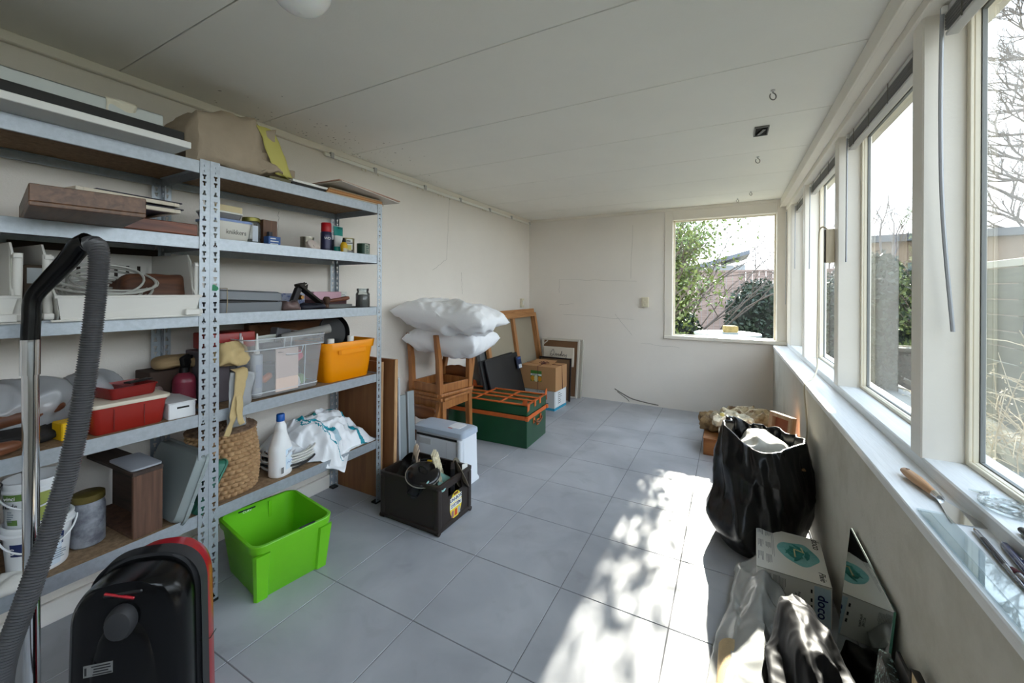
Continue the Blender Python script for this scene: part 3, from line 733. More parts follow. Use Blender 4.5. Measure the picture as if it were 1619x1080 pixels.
MB().lathe([(0, 0), (.07, 0), (.075, .005), (.078, .09), (.082, .095), (.082, .1), (.078, .1), (.074, .092), (.071, .008), (0, .006)], 32).build('pan_wall', mat('dull_steel', (130, 130, 134), .35, .8, var=.2, vs=8), t, SM)
mb = MB(); mb.tube(spline([(.07, .03, .07), (.09, .045, .06), (.10, .05, .03), (.09, .045, .0)], 6), .006, 8); mb.build('pan_handle', M_white, t, SM)
t = thing('white_canister', 'plain white canister under the saucepan at the photo edge', 'canister', (-2.05, .285, S[4]), 0)
MB().lathe([(0, 0), (.066, 0), (.07, .006), (.07, .17), (.073, .172), (.073, .199), (0, .199)], 32).build('canister_body', mat('grey_white', (150, 150, 152), .5), t, SM)
mb = MB(); blob(mb, .12, .09, .035, 30, 14, .7, .6, .008, 15, .012, 16, seed=51, flat=.003); o = mb.build('paper_scrap', mat('paper', (216, 214, 208), .8), None, 1.2, loc=(-1.955, .357, S[4])); tag(o, 'crumpled white paper on the lowest shelf beside the navy-labelled bucket', 'paper')

# the vacuum cleaner in front of the rack
t = thing('vacuum_cleaner', 'upright-standing black and red vacuum cleaner with hose and chrome tube', 'vacuum cleaner', (-1.50, .535, 0), .78)
def shell(w, top, y0, y1, sh=0., n=34):
    """arched outline (x, z) swept from y0 to y1 with rounded edges"""
    def outl(k):
        P = []
        hw = w/2-k
        for i in range(n+1):
            a = PI*i/n
            P.append((hw*math.copysign(abs(math.cos(a))**.75, math.cos(a)), top-hw*1.02-k*.0+hw*1.02*math.sin(a)**.82))
        P.append((-hw*1.06, .02)); P.append((hw*1.06, .02))
        return P
    R = []
    for y, k in ((y0, .045), (y0+.006, .022), (y0+.022, .006), (y0+.04, 0), (y1-.03, 0), (y1-.010, .010), (y1, .03)):
        R.append([Vector((x, y, z)) for x, z in outl(k)])
    mb = MB(); mb.rings(R); return mb
M_gloss = mat('gloss_black', (7, 7, 8), .22, spec=.35); M_red = mat('vac_red', (168, 20, 36), .28, coat=.4, var=.12, vs=20); M_rub = mat('rubber_grey', (44, 44, 46), .6)
shell(.262, .525, -.105, .012).build('under_shell', M_gloss, t, .6)
shell(.276, .537, .004, .030).build('bumper', M_rub, t, .6)
shell(.258, .505, .022, .135).build('upper_shell', M_red, t, .6)
mb = MB()
R = [[Vector((x, y, z)) for x, z in [(k*.085*math.copysign(abs(math.cos(a))**.7, math.cos(a)), .05+k*(.385 if math.sin(a) > 0 else .02)*abs(math.sin(a))**.8) for a in [2*PI*i/36 for i in range(36)]]] for y, k in ((-.10, 1.0), (-.112, .93), (-.116, .84))]
mb.rings(R); mb.build('base_plate', M_gloss, t, .7)
mb = MB(); mb.lathe([(0, -.006), (.034, -.006), (.034, .012), (.028, .022), (.01, .026), (0, .026)], 24, (.0, -.108, .425), rot(PI/2), 1, 1.3); mb.build('swivel_wheel', M_rub, t, SM)
mb = MB(); mb.box((.0, -.094, .487), (.09, .012, .035), rot(.75), .006); mb.build('carry_recess', M_blk, t)
mb = MB(); mb.box((-.008, -.104, .489), (.07, .006, .014), rot(.7, .35), .002); mb.build('red_flash', M_red, t)
mb = MB(); mb.box((-.046, -.1168, .315), (.062, .002, .030)); pl = mb.build('rating_plate', mat('plate_silver', (112, 112, 110), .4), t)
mb = MB()
for k in range(4): mb.box((-.040+.003*(k % 2), -.1181, .325-k*.007), (.04-.004*(k % 3), .0006, .0028))
mb.box((-.072, -.1181, .315), (.004, .0006, .02)); mb.build('plate_print', M_blk, pl)
mb = MB(); mb.tube([(.134, .0, .25), (.136, .07, .20), (.134, .12, .19)], .0012, 5); mb.build('shell_seam', M_dark, t)
Mi = t.matrix_basis.copy(); bpy.context.view_layer.update(); Mi = t.matrix_world.inverted()
def loc_(p): return Mi @ Vector(p)
# chrome tube, bent black handle, ribbed hose (world points brought into the cleaner's frame)
base = (-1.79, .378, .0); top = (-1.80, .372, 1.155)
mb = MB(); mb.tube([loc_(Vector(base).lerp(Vector(top), k/4)) for k in range(5)], .0175, 20); mb.build('suction_tube', mat('chrome', (226, 228, 230), .12, 1.), t, SM)
mb = MB(); mb.tube([loc_((-1.80, .372, 1.06)), loc_((-1.80, .372, 1.155)), loc_((-1.80, .372, 1.163))], [.021, .021, .0215], 20); mb.build('tube_collar', mat('chrome', (226, 228, 230)), t, SM)
hd = spline([(-1.80, .372, 1.155), (-1.80, .374, 1.22), (-1.798, .378, 1.285), (-1.78, .405, 1.34), (-1.755, .435, 1.395), (-1.735, .455, 1.44), (-1.712, .47, 1.455)], 6)
mb = MB(); mb.tube([loc_(p) for p in hd], [.020]*13+[.0205+.0004*k for k in range(24)], 18); mb.build('handle', M_gloss, t, SM)
hs = spline([(-1.712, .468, 1.447), (-1.682, .477, 1.445), (-1.662, .478, 1.405), (-1.66, .472, 1.30), (-1.655, .456, 1.12), (-1.65, .430, .90), (-1.64, .385, .68), (-1.63, .335, .50), (-1.63, .297, .36), (-1.63, .290, .25), (-1.615, .31, .16), (-1.57, .36, .10), (-1.53, .42, .09)], 40)
rad = []
L_ = 0
for i, p in enumerate(hs):
    if i: L_ += (hs[i]-hs[i-1]).length
    rad.append(L_)
pts = []; rs = []
N_ = int(rad[-1]/.0036)
j = 0
for k in range(N_):
    d = k*.0036
    while j < len(rad)-2 and rad[j+1] < d: j += 1
    f = (d-rad[j])/max(1e-6, rad[j+1]-rad[j]); pts.append(hs[j].lerp(hs[j+1], f)); rs.append(.0248 if k % 2 else .0206)
mb = MB(); mb.tube([loc_(p) for p in pts], rs, 20); mb.build('hose', mat('hose_grey', (82, 82, 84), .35), t, 1.2)
# ------------------------------------------------------------------ right rack, top shelf
M_paper = mat('brown_bag', (176, 160, 140), .75, var=.12, vs=5, bump=.25, bs=25); M_ytape = mat('yellow_tape', (198, 190, 104), .6)
t = thing('paper_bag', 'large crumpled beige paper bag lying on its side on top of the racks', 'bag', (-2.10, .82, SZ[0]+.004))
secs = [(.0, .25, .15, 0), (.03, .30, .21, 0), (.14, .31, .255, 0), (.25, .31, .265, 0), (.29, .30, .26, .0), (.36, .28, .185, .0), (.42, .25, .11, .0), (.47, .2, .05, .0)]
rings = []
for k, (y, w, h, dz) in enumerate(secs):
    ring = []
    for i, (x, z) in enumerate(rrect(w, h, min(.03, h*.4), 7)):
        p = Vector((x, y, z+h/2)); lean = .05*(p.z/.26) if k >= 4 else 0
        p.y -= lean*.6
        ring.append(p)
    rings.append(ring)
mb = MB(); mb.rings(rings)
bmesh.ops.subdivide_edges(mb.bm, edges=[e for e in mb.bm.edges], cuts=5, use_grid_fill=True)
for v in mb.bm.verts:
    p = v.co.copy(); a = .030 if p.y > .30 else .012
    v.co += noise.noise_vector(p*8)*a+noise.noise_vector(p*22)*a*.45+Vector((1, .5, 1))*((ridge(p, 6, 3)-.5)*1.6*a+(ridge(p, 13, 8)-.5)*.8*a)
    v.co.z = max(v.co.z, .001)
mb.build('bag_paper', M_paper, t, .9)
mb = MB(); mb.grid(lambda u, v: disp(Vector((.172-.02*v, .262+.085*u+.10*v, .235-.20*v)), .008, 18), 8, 14); mb.build('tape_strip', M_ytape, t, 1, solid=.001)
mb = MB(); mb.grid(lambda u, v: disp(Vector((.10+.06*u, .36+.12*v, .05-.045*v)), .012, 16), 8, 10); mb.build('tape_strip', M_ytape, t, 1, solid=.001)
t = thing('flat_board', 'small olive board at the front of the right rack top, beside the paper bag', 'board', (-1.985, 1.20, SZ[0]+.001), -.1)
MB().b2(-.08, .07, -.055, .045, 0, .017, .001, 1).build('board_body', mat('olive_board', (110, 104, 76), .6), t)
t = thing('flat_picture', 'thin white-topped black picture frame lying flat in the middle of the right rack top', 'picture', (-2.05, 1.365, SZ[0]+.001), .03)
mb = MB(); mb.b2(-.14, .13, -.12, .115, 0, .016, .002, 1); mb.build('frame_body', M_blk, t)
MB().b2(-.14, .135, -.12, .118, .0165, .029, .001, 1).build('white_sheet', mat('white_board', (226, 226, 222)), t)
cols = [((206, 190, 164), 'cream'), ((176, 120, 74), 'orange_brown'), ((196, 148, 96), 'ochre'), ((180, 124, 78), 'tan'), ((168, 150, 120), 'buff')]
z = SZ[0]+.001
for k, (c, nm) in enumerate(cols):
    w = .24-.004*k; th = .0065
    mb = MB(); mb.b2(-.14, .135-.003*k, -w*.9, .185-.004*(k % 3), 0, th, .0008, 1)
    o = mb.build('flat_folder', mat(nm+'_folder', c, .75, var=.1, vs=10), None, None, loc=(-2.04, 1.655, z), R=(0, 0, -.02+.012*k)); z += th+.0008
    tag(o, '%s folder, %s of the pile on the far rack end' % ({'orange_brown': 'orange-brown'}.get(nm, nm), ['lowest', 'second from below', 'middle one', 'fourth from below', 'fifth from below'][k]), 'folder', 'folders on the far end of the rack top')
for k, (c, nm, lab) in enumerate((((214, 206, 196), 'white', 'white sheet overhanging the far rack end, under the pinkish one'), ((198, 160, 142), 'pinkish', 'pinkish-edged card topmost on the folder pile, overhanging the rack end'))):
    mb = MB(); mb.b2(-.16, .16, -.24, .245, 0, .005, .0008, 1)
    o = mb.build('flat_folder', mat(nm+'_sheet', c, .75), None, None, loc=(-2.02, 1.70, z+.014+.007*k), R=(-.045, .0, .10-.05*k))
    tag(o, lab, 'sheet', 'folders on the far end of the rack top')

# ------------------------------------------------------------------ right rack, second shelf
t = thing('plastic_tub', 'white plastic tub with a blue rim and handwritten word on the second shelf', 'tub', (-2.03, 1.0, S[1]), .04)
mb = MB(); tub(mb, .15, .165, .098, r=.02, ws=.84, ds=.84, rim=.002, rimh=.008); mb.build('tub_body', mat('milk_plastic', (224, 222, 214), .4), t, SM)
mb = MB(); mb.rings([[Vector((x, y, z)) for x, y in rrect(.158-k, .173-k, .022)] for z, k in ((.092, 0), (.102, 0), (.104, .01))]); mb.build('tub_lid', mat('blue_lid', (128, 150, 196), .4), t, SM)
text('handwriting', 'knikkers', .030, mat('pencil', (110, 108, 104), .6), t, (.0695, .012, .048), axes((0, 1, 0), (1, 0, -.1)), sx=.85)
t = thing('clear_tub', 'small clear tub with a white top stacked on the blue-rimmed tub', 'tub', (-2.04, .985, S[1]+.105), .1)
mb = MB(); tub(mb, .12, .14, .03, r=.02, ws=.9, ds=.9, rim=.002, rimh=.005); mb.build('tub_body', mat('clear_grey', (150, 150, 154), .3, trans=.3), t, SM)
mb = MB(); mb.rings([[Vector((x, y, z)) for x, y in rrect(.126-k, .146-k, .022)] for z, k in ((.028, 0), (.034, 0), (.036, .01))]); mb.build('tub_lid', M_white, t, SM)
t = thing('cream_block', 'cream rectangular block topmost on the tubs of the second shelf', 'box', (-2.06, 1.005, S[1]+.1415), .06)
MB().b2(-.05, .05, -.055, .06, 0, .032, .002, 1).build('block_body', mat('cream_block', (216, 200, 160), .7), t)
M_clear = film('clear_glass', (240, 244, 244), .90, .03, 1.)
def jar(label, loc, r, h, lidc, fill, fillc, lid=True, name='glass_jar'):
    t = thing(name, label, 'jar', loc)
    MB().lathe([(0, .001), (r*.92, .001), (r, .008), (r, h*.72), (r*.82, h*.82), (r*.82, h*.90)], 28, cap1=False).build('jar_glass', M_clear, t, SM)
    mb = MB(); mb.lathe([(0, .003), (r*.93, .006), (r*.95, fill), (0, fill+.004)], 24); mb.wobble(.003, 60, 3); mb.build('jar_contents', fillc, t, .3)
    if lid: MB().lathe([(0, h*.86), (r*.90, h*.86), (r*.93, h*.87), (r*.93, h*.985), (r*.88, h), (0, h)], 28).build('jar_lid', lidc, t, SM)
    else: MB().lathe([(r*.80, h*.88), (r*.86, h*.88), (r*.87, h*.94), (r*.86, h), (r*.78, h), (r*.78, h*.9)], 28, cap0=False, cap1=False).build('jar_rim', M_clear, t, SM)
    return t
t = jar('glass jar with an olive-gold lid on the second shelf, behind a white note', (-2.03, 1.115, S[1]), .041, .135, mat('olive_gold', (130, 124, 58), .35, .5), .03, mat('dark_bits', (70, 72, 64), .7, var=.5, vs=60))
mb = MB(); mb.grid(lambda u, v: Vector((.0425*math.cos(-.35+.6*u), .0425*math.sin(-.35+.6*u), .02+.075*v)), 8, 3); mb.build('note', mat('note_white', (206, 214, 226), .5), t, 1)
t = thing('wood_block', 'upright dark brown wooden block beside the olive-lidded jar', 'block', (-2.05, 1.195, S[1]), .03)
MB().b2(-.04, .04, -.035, .035, 0, .135, .001, 1).build('block_body', wood('walnut', (112, 76, 52), (66, 42, 30), 5, 2), t)
t = thing('screw_box', 'small blue and white box in front of the dark wooden block', 'box', (-1.975, 1.185, S[1]), .02)
MB().b2(-.02, .02, -.03, .03, 0, .05, .001, 1).build('box_body', mat('box_blue', (52, 92, 158), .5), t)
bars('box_print', I_white, t, (.0208, -.022, .042), axes((0, 1, 0), (1, 0, 0)), 3, .044, .013, .005)
mb = MB(); mb.tube([(-.02, 0, .03), (-.02, 0, .075)], .012, 8); mb.build('spool', mat('dark_spool', (34, 38, 52), .5), t, SM)
def can(label, loc, r, h, body, bands=(), name='tin_can', lidm=None, rz=0):
    t = thing(name, label, 'tin', loc, rz)
    MB().lathe([(0, 0), (r*.98, 0), (r, .004), (r*.985, .006), (r*.985, h-.006), (r, h-.004), (r, h), (r*.93, h), (r*.92, h-.005), (0, h-.005)], 28).build('can_body', body, t, SM)
    for z0, z1, a0, a1, m in bands:
        mb = MB(); mb.grid(lambda u, v: Vector((r*1.0*math.cos(a0+(a1-a0)*u), r*math.sin(a0+(a1-a0)*u), z0+(z1-z0)*v)), 14, 2); mb.build('label', m, t, 1)
    return t
M_tin = mat('tin', (150, 146, 134), .3, .85)
can('plain steel tin with a white round cap leaning against it', (-2.06, 1.43, S[1]), .036, .082, M_tin)
t = thing('round_cap', 'pale pink round plastic cap leaning on the plain steel tin', 'cap', (-1.985, 1.415, S[1]+.030), .2, None, 0, .95)
MB().lathe([(0, -.012), (.036, -.012), (.038, -.008), (.038, .006), (.03, .012), (0, .012)], 24).build('cap_body', mat('pale_pink', (220, 206, 198), .5), t, SM)
mb = MB(); mb.b2(.006, .022, -.02, .02, .012, .017, .001, 1); mb.build('cap_tab', mat('pale_pink', (220, 206, 198)), t)
t = thing('spray_can', 'dark blue spray can with a red cap on the second shelf', 'spray can', (-2.04, 1.535, S[1]), 0)
MB().lathe([(0, 0), (.029, 0), (.030, .004), (.030, .118), (.026, .126), (0, .126)], 28).build('can_body', mat('spray_navy', (38, 40, 72), .4), t, SM)
MB().lathe([(0, .124), (.027, .124), (.0285, .128), (.0275, .172), (.025, .176), (0, .176)], 28).build('can_cap', mat('cap_red', (176, 18, 30), .35), t, SM)
mb = MB(); mb.grid(lambda u, v: Vector((.0304*math.cos(-.9+1.0*u), .0304*math.sin(-.9+1.0*u), .03+.075*v)), 10, 2); lb = mb.build('label', mat('spray_label', (66, 66, 100), .4), t, 1)
text('label_lettering', 'WD', .020, I_white, t, (.028, -.012, .085), axes((.4, .9, 0), (.9, -.4, 0)))
t = thing('glue_tube', 'teal and white glue tube standing on its cap beside the red-capped can', 'tube', (-2.02, 1.60, S[1]), .1)
R = []
for z, rx, ry in ((0, .021, .026), (.045, .021, .026), (.047, .020, .025), (.10, .016, .029), (.16, .003, .033), (.165, .0025, .033)):
    R.append([Vector((rx*math.cos(2*PI*k/20), ry*math.sin(2*PI*k/20), z)) for k in range(20)])
mb = MB(); mb.rings(R)
mb.build('tube_body', mat('tube_white', (218, 220, 218), .4), t, SM)
mb = MB(); mb.rings([[v*1.0 for v in [Vector((rx*math.cos(2*PI*k/20), ry*math.sin(2*PI*k/20), z)) for k in range(20)]] for z, rx, ry in ((.108, .0165, .0305), (.162, .0045, .0345))], cap0=False, cap1=False); mb.build('tube_band', mat('teal_print', (22, 136, 128), .4), t, SM)
mb = MB(); mb.rings([[Vector((rx*math.cos(2*PI*k/20), ry*math.sin(2*PI*k/20), z)) for k in range(20)] for z, rx, ry in ((0, .0215, .0265), (.044, .0215, .0265))]); mb.build('tube_cap', mat('teal_print', (22, 136, 128)), t, SM)
text('tube_lettering', 'Bison', .014, I_blk, t, (.0125, 0, .152), axes((0, 1, 0), (1, 0, .3)))
t = thing('blue_carton', 'small slate-blue carton behind the yellow bottle on the second shelf', 'box', (-2.13, 1.69, S[1]), .1)
MB().b2(-.03, .03, -.04, .035, 0, .10, .001, 1).build('carton_body', mat('slate_blue', (78, 92, 126), .6), t)
t = thing('glue_bottle', 'small yellow bottle with a black nozzle in front of the silver tin', 'bottle', (-1.965, 1.595, S[1]), 0)
MB().lathe([(0, 0), (.018, 0), (.019, .004), (.018, .02), (.019, .03), (.0195, .05), (.016, .062), (.010, .068), (0, .068)], 24).build('bottle_body', mat('bottle_yellow', (220, 172, 20), .4), t, SM)
MB().lathe([(0, .067), (.010, .067), (.009, .08), (.005, .092), (0, .093)], 16).build('nozzle', M_blk, t, SM)
mb = MB(); mb.grid(lambda u, v: Vector((.0197*math.cos(-.8+1.4*u), .0197*math.sin(-.8+1.4*u), .006+.026*v)), 10, 2); mb.build('label', mat('label_cream', (206, 200, 170), .5), t, 1)
t = can('silver paint tin with a yellow and white label on the second shelf', (-2.05, 1.685, S[1]), .044, .105, mat('tin_gold', (150, 140, 104), .3, .8), [(.035, .098, -.75, .15, mat('label_white', (226, 226, 220), .5)), (.035, .062, -.75, -.05, mat('label_yellow', (218, 204, 60), .5)), (.0, .03, -1.2, .4, mat('label_grey2', (150, 148, 144), .5))])
bars('tin_print', I_blk, t, (.034, -.029, .088), axes((.66, .75, 0), (.75, -.66, 0)), 2, .035, .012, .005)
t = can('dark green tin at the far front end of the second shelf', (-1.975, 1.745, S[1]), .038, .075, mat('tin_green', (32, 62, 50), .35, .3), [(.006, .07, -.5, .35, mat('label_pale', (170, 176, 160), .5))])
bars('tin_print', mat('tin_green', (32, 62, 50)), t, (.0355, -.016, .062), axes((.3, .95, 0), (.95, -.3, 0)), 5, .026, .012, .006, 3)

# ------------------------------------------------------------------ right rack, third shelf
t = thing('grey_case', 'grey plastic tool case held by a rubber band on the third shelf', 'case', (-2.06, 1.075, S[2]), .02)
M_case = mat('case_grey', (122, 126, 132), .5)
def half(z0, z1, k0, k1, kk): return [[Vector((x, y, z)) for x, y in rrect(.24+k, .30+k, .022)] for z, k in ((z0, k0), (z0+.006 if z1 > z0 else z0, (k0+k1)/2), (z1-.006, k1), (z1, k1-.008))]
mb = MB(); mb.rings([[Vector((x, y, z)) for x, y in rrect(.24+k, .30+k, .022)] for z, k in ((0, -.02), (.004, -.006), (.046, 0), (.048, -.004))]); mb.build('case_base', M_case, t, SM)
mb = MB(); mb.rings([[Vector((x, y, z-.14*(y-.15)*.30)) for x, y in rrect(.24+k, .30+k, .022)] for z, k in ((.052, -.004), (.054, 0), (.088, -.006), (.096, -.03))]); mb.build('case_lid', M_case, t, SM)
mb = MB(); mb.b2(-.10, .10, -.13, .13, .03, .058); mb.build('case_insert', M_blk, t)
mb = MB(); mb.tube([(.122, -.115, .0), (.124, -.112, .05), (.118, -.110, .112), (-.118, -.11, .112), (-.123, -.11, .05), (-.121, -.11, .0)], .0016, 6); mb.build('rubber_band', mat('band_beige', (176, 160, 130), .6), t)
t = thing('printed_packet', 'blue and white printed packet behind the grey case', 'packet', (-2.17, 1.40, S[2]), .05)
MB().b2(-.03, .03, -.075, .075, 0, .088, .002, 1).build('packet_body', mat('packet_blue_white', (170, 178, 202), .5, col2=(96, 110, 160), vs=40, contrast=(.4, .5)), t)
mb = MB(); blob(mb, .10, .10, .055, 40, 20, .7, .7, .008, 16, .012, 18, seed=61, flat=.006); o = mb.build('clear_pouch', mat('pouch_film', (128, 108, 106), .3, var=.35, vs=24), None, 1.2, loc=(-1.985, 1.285, S[2])); tag(o, 'small clear pouch of brown parts beside the grey case', 'bag')
mb = MB(); blob(mb, .12, .16, .04, 40, 18, .8, .7, .006, 14, .010, 14, seed=63, flat=.004); o = mb.build('black_pouch', mat('navy_cloth', (28, 30, 44), .6), None, 1.2, loc=(-1.99, 1.395, S[2])); tag(o, 'dark navy pouch lying in front of the old iron plane', 'pouch')
t = thing('iron_plane', 'old black iron plane standing tilted in the middle of the third shelf', 'plane', (-2.05, 1.425, S[2]+.028), .1)
M_iron = mat('old_iron', (52, 46, 42), .6, .4, var=.3, vs=20)
def bar(mb, a, b, w, th):
    a, b = Vector(a), Vector(b); d = (b-a); L = d.length; d.normalize()
    xax = Vector((1, 0, 0)); y = d.cross(xax).normalized()
    M = Matrix((xax, y, d)).transposed().to_4x4(); mb.box((a+b)/2, (w, th, L), M, min(w, th)*.2)
mb = MB(); bar(mb, (0, .09, .005), (0, -.06, .105), .05, .012); mb.build('plane_sole', M_iron, t)
mb = MB(); bar(mb, (0, -.065, .105), (0, -.02, .115), .045, .008); mb.prism([(-.02, 0), (.02, 0), (.012, .03), (.0, .012), (-.014, .03)], .006, axes((0, 1, -.5), (1, 0, 0)).to_4x4() @ Matrix.Translation((-.06, .07, 0))); mb.build('plane_iron', M_iron, t)
mb = MB(); bar(mb, (0, -.09, .01), (0, -.055, .09), .03, .03); mb.build('plane_handle', mat('dark_handle', (34, 30, 34), .5), t)
mb = MB(); mb.lathe([(0, -.02), (.012, -.02), (.014, 0), (.010, .02), (0, .02)], 14, (.0, -.045, .04), rot(0, PI/2)); mb.build('plane_knob', mat('brass', (150, 110, 62), .35, .8), t, SM)
t = thing('pink_box', 'long pink box with a white end lying behind the hammer', 'box', (-2.16, 1.625, S[2]), -.03)
MB().b2(-.05, .045, -.11, .075, .05, .098, .002, 1).build('box_body', mat('pink_card', (214, 170, 184), .5), t)
MB().b2(-.0505, .0455, .075, .115, .0495, .0985, .002, 1).build('box_end', M_white, t)
bars('box_print', mat('grey_ink', (140, 150, 160)), t, (.0462, .08, .082), axes((0, 1, 0), (1, 0, 0)), 3, .03, .009, .004)
mb = MB(); mb.b2(-.06, .05, -.11, .11, 0, .049, .002, 1); mb.build('lower_box', mat('maroon_card', (96, 66, 70), .6), t)
t = thing('hammer', 'old hammer with a worn reddish wooden handle on the third shelf', 'hammer', (-2.02, 1.545, S[2]+.037), .0)
mb = MB(); mb.tube(spline([(.0, -.02, .006), (0, .03, .012), (.0, .08, .018), (-.0, .13, .024)], 6), [.010]*6+[.011]*6+[.0125]*5+[.010]*2, 12); mb.build('handle', wood('hammer_handle', (144, 86, 58), (96, 52, 36), 5, 1, .35), t, SM)
mb = MB(); mb.lathe([(0, -.03), (.013, -.03), (.014, -.012), (.010, -.008), (.013, 0), (.018, .012), (.020, .022), (.014, .032), (0, .034)], 18, (0, -.02, .0)); mb.build('head', mat('rusty_steel', (110, 86, 72), .5, .6, var=.3, vs=20), t, SM)
t = thing('flat_whetstone', 'flat grey stone slab under the hammer handle', 'slab', (-2.06, 1.63, S[2]), -.05)
MB().b2(-.03, .03, -.085, .08, 0, .024, .002, 1).build('slab_body', mat('stone_grey', (110, 112, 110), .7), t)
mb = MB(); mb.grid(lambda u, v: Vector((-2.02+.07*u, 1.49+.24*v, S[2]+.004+.003*math.sin(v*9))), 4, 10); o = mb.build('black_sheet', M_blk, None, 1, solid=.002); tag(o, 'thin black sheet lying at the front edge of the third shelf', 'sheet')
jar('open-topped glass jar of small dark nails at the far end of the third shelf', (-2.0, 1.765, S[2]), .041, .118, None, .078, mat('nails', (58, 58, 54), .5, .5, var=.6, vs=90), lid=False)

# ------------------------------------------------------------------ right rack, fourth shelf
M_crate = film('crate_plastic', (250, 250, 252), .76, .12, .6)
t = thing('clear_crate', 'translucent plastic crate full of tools on the fourth shelf', 'crate', (-2.085, 1.243, S[3]), 0)
mb = MB(); h_ = .285
def cr(k, z, off=0.): return [Vector((x, y, z)) for x, y in rrect(.30+.03*k+off, .345+.05*k+off, .03)]
mb.rings([cr(0, .004, -.02), cr(0, .01), cr(.05, .028, .004), cr(.05, .03), cr(.85, h_-.05), cr(.9, h_-.048, .014), cr(1, h_, .014)], cap1=False); mb.build('crate_wall', M_crate, t, SM)
mb = MB()
M_edge = mat('crate_edge', (206, 210, 216), .3)
for z, k, off in ((h_, 1, .014), (h_-.049, .9, .012), (.03, .05, .003)): mb2 = MB(); mb2.tube(cr(k, z, off), .0026, 6, closed=True); mb2.build('crate_rim', M_edge, t, SM)
for y in (-.03, .005, .085):
    MB().tube([(.153+.012*.9, y, h_-.05), (.153, y, .03)] if y == .085 else [(.172, y, h_), (.165, y, h_-.05)], .0024, 6).build('crate_rib', M_edge, t, SM)
mb = MB(); mb.tube([(.167, -.02, h_-.085)] + [(.167, y, z) for y, z in ((.03, h_-.09), (.06, h_-.085), (.068, h_-.06), (.068, h_-.05))], .0026, 6); mb.build('hand_hole_rim', M_edge, t, SM)
for i, (x, y, rz, lab) in enumerate(((-1.985, 1.118, 0, 'white sealant cartridge with a long nozzle at the front of the clear crate'), (-2.06, 1.09, 0, 'second sealant cartridge standing behind the front one in the clear crate'))):
    t = thing('sealant_cartridge', lab, 'cartridge', (x, y, S[3]+.012), 0, 'cartridges in the clear crate', .0, .02)
    MB().lathe([(0, 0), (.024, 0), (.025, .003), (.025, .19), (.022, .196), (.012, .2), (0, .2)], 24).build('barrel', mat('cartridge_grey', (176, 184, 192), .35, var=.2, vs=12), t, SM)
    MB().lathe([(0, .198), (.013, .198), (.012, .21), (.009, .215), (.0035, .295), (0, .297)], 16).build('nozzle', M_white, t, SM)
    mb = MB(); mb.grid(lambda u, v: Vector((.0255*math.cos(-.6+1.2*u), .0255*math.sin(-.6+1.2*u), .04+.11*v)), 8, 2); mb.build('label', mat('cart_label', (150, 160, 178), .4), t, 1)
t = thing('wood_panel', 'pale pinkish wooden panel standing inside the front of the clear crate', 'panel', (-1.935, 1.238, S[3]+.02), 0)
t.name = 'plywood_offcut'
MB().b2(-.004, .004, -.058, .058, 0, .208, .001, 1).build('offcut_body', mat('pale_ply', (222, 200, 188), .7, var=.06, vs=12), t)
bars('stamp', I_blk, t, (.0046, -.048, .194), axes((0, 1, 0), (1, 0, 0)), 2, .03, .003, .002)
for nm, p, sz, c, lab in (('orange_grip', (-2.0, 1.175, S[3]+.085), (.03, .06, .03), (222, 130, 80), 'orange plastic grip inside the clear crate'), ('pink_bottle', (-2.02, 1.345, S[3]+.165), (.035, .07, .05), (200, 70, 100), 'pink plastic bottle in the clear crate under the hand hole'), ('green_roll', (-1.99, 1.345, S[3]+.05), (.05, .04, .05), (130, 170, 110), 'small green roll at the bottom of the clear crate'), ('white_pot', (-1.985, 1.318, S[3]+.045), (.04, .03, .05), (226, 228, 226), 'small white pot at the bottom of the clear crate'), ('dark_tool', (-2.09, 1.28, S[3]+.23), (.05, .18, .03), (50, 40, 38), 'dark wooden tool lying across the top of the clear crate')):
    mb = MB(); mb.box((0, 0, 0), sz, rot(.4, 0, .3) if nm != 'dark_tool' else None, min(sz)*.35, 3); o = mb.build(nm, mat(nm, c, .45), None, SM, loc=p); tag(o, lab, nm.split('_')[1])
mb = MB(); blob(mb, .22, .30, .12, 40, 18, .5, .5, .02, 10, .02, 12, seed=70, flat=.006); o = mb.build('tool_jumble', mat('jumble_grey', (110, 116, 124), .6, var=.6, vs=16), None, 1.2, loc=(-2.12, 1.25, S[3]+.012)); tag(o, 'jumble of grey tools and bags filling the bottom of the clear crate', 'jumble', kind='stuff')
t = thing('red_case', 'flat red metal case behind the crumpled kraft paper on the fourth shelf', 'case', (-2.12, 1.055, S[3]+.232), .0)
MB().b2(-.09, .07, -.10, .095, 0, .075, .006, 2).build('case_body', mat('case_red', (150, 34, 28), .35), t, SM)
mb = MB(); mb.b2(.068, .074, .02, .03, .0, .07, .002, 1); mb.build('case_clasp', M_metal, t)
t.location.z = S[3]+.24
t = thing('dark_storage_box', 'dark box under the red metal case, beside the clear crate', 'box', (-2.14, .985, S[3]), 0)
MB().b2(-.09, .09, -.05, .05, 0, .235, .003, 1).build('box_body', mat('box_mauve', (106, 98, 104), .7), t)
t = thing('brown_carton', 'big brown cardboard carton at the back of the fourth shelf', 'carton', (-2.275, 1.50, S[3]), 0)
M_card = mat('cardboard', (118, 84, 58), .8, var=.08, vs=8)
mb = MB(); mb.b2(-.025, .03, -.27, .26, 0, .33, .002, 1); mb.build('carton_body', M_card, t)
mb = MB(); mb.box((.05, -.13, .31), (.05, .2, .003), rot(0, .5)); mb.build('carton_flap', M_card, t)
mb = MB(); mb.grid(lambda u, v: disp(Vector((-2.12+.03*v, 1.20+.10*u-.02*v, S[3]+.20+.085*v)), .006, 14), 8, 8); o = mb.build('white_leaflet', mat('leaflet', (196, 200, 192), .7), None, 1, solid=.001); tag(o, 'white leaflet sticking up from the clear crate before the brown carton', 'paper')
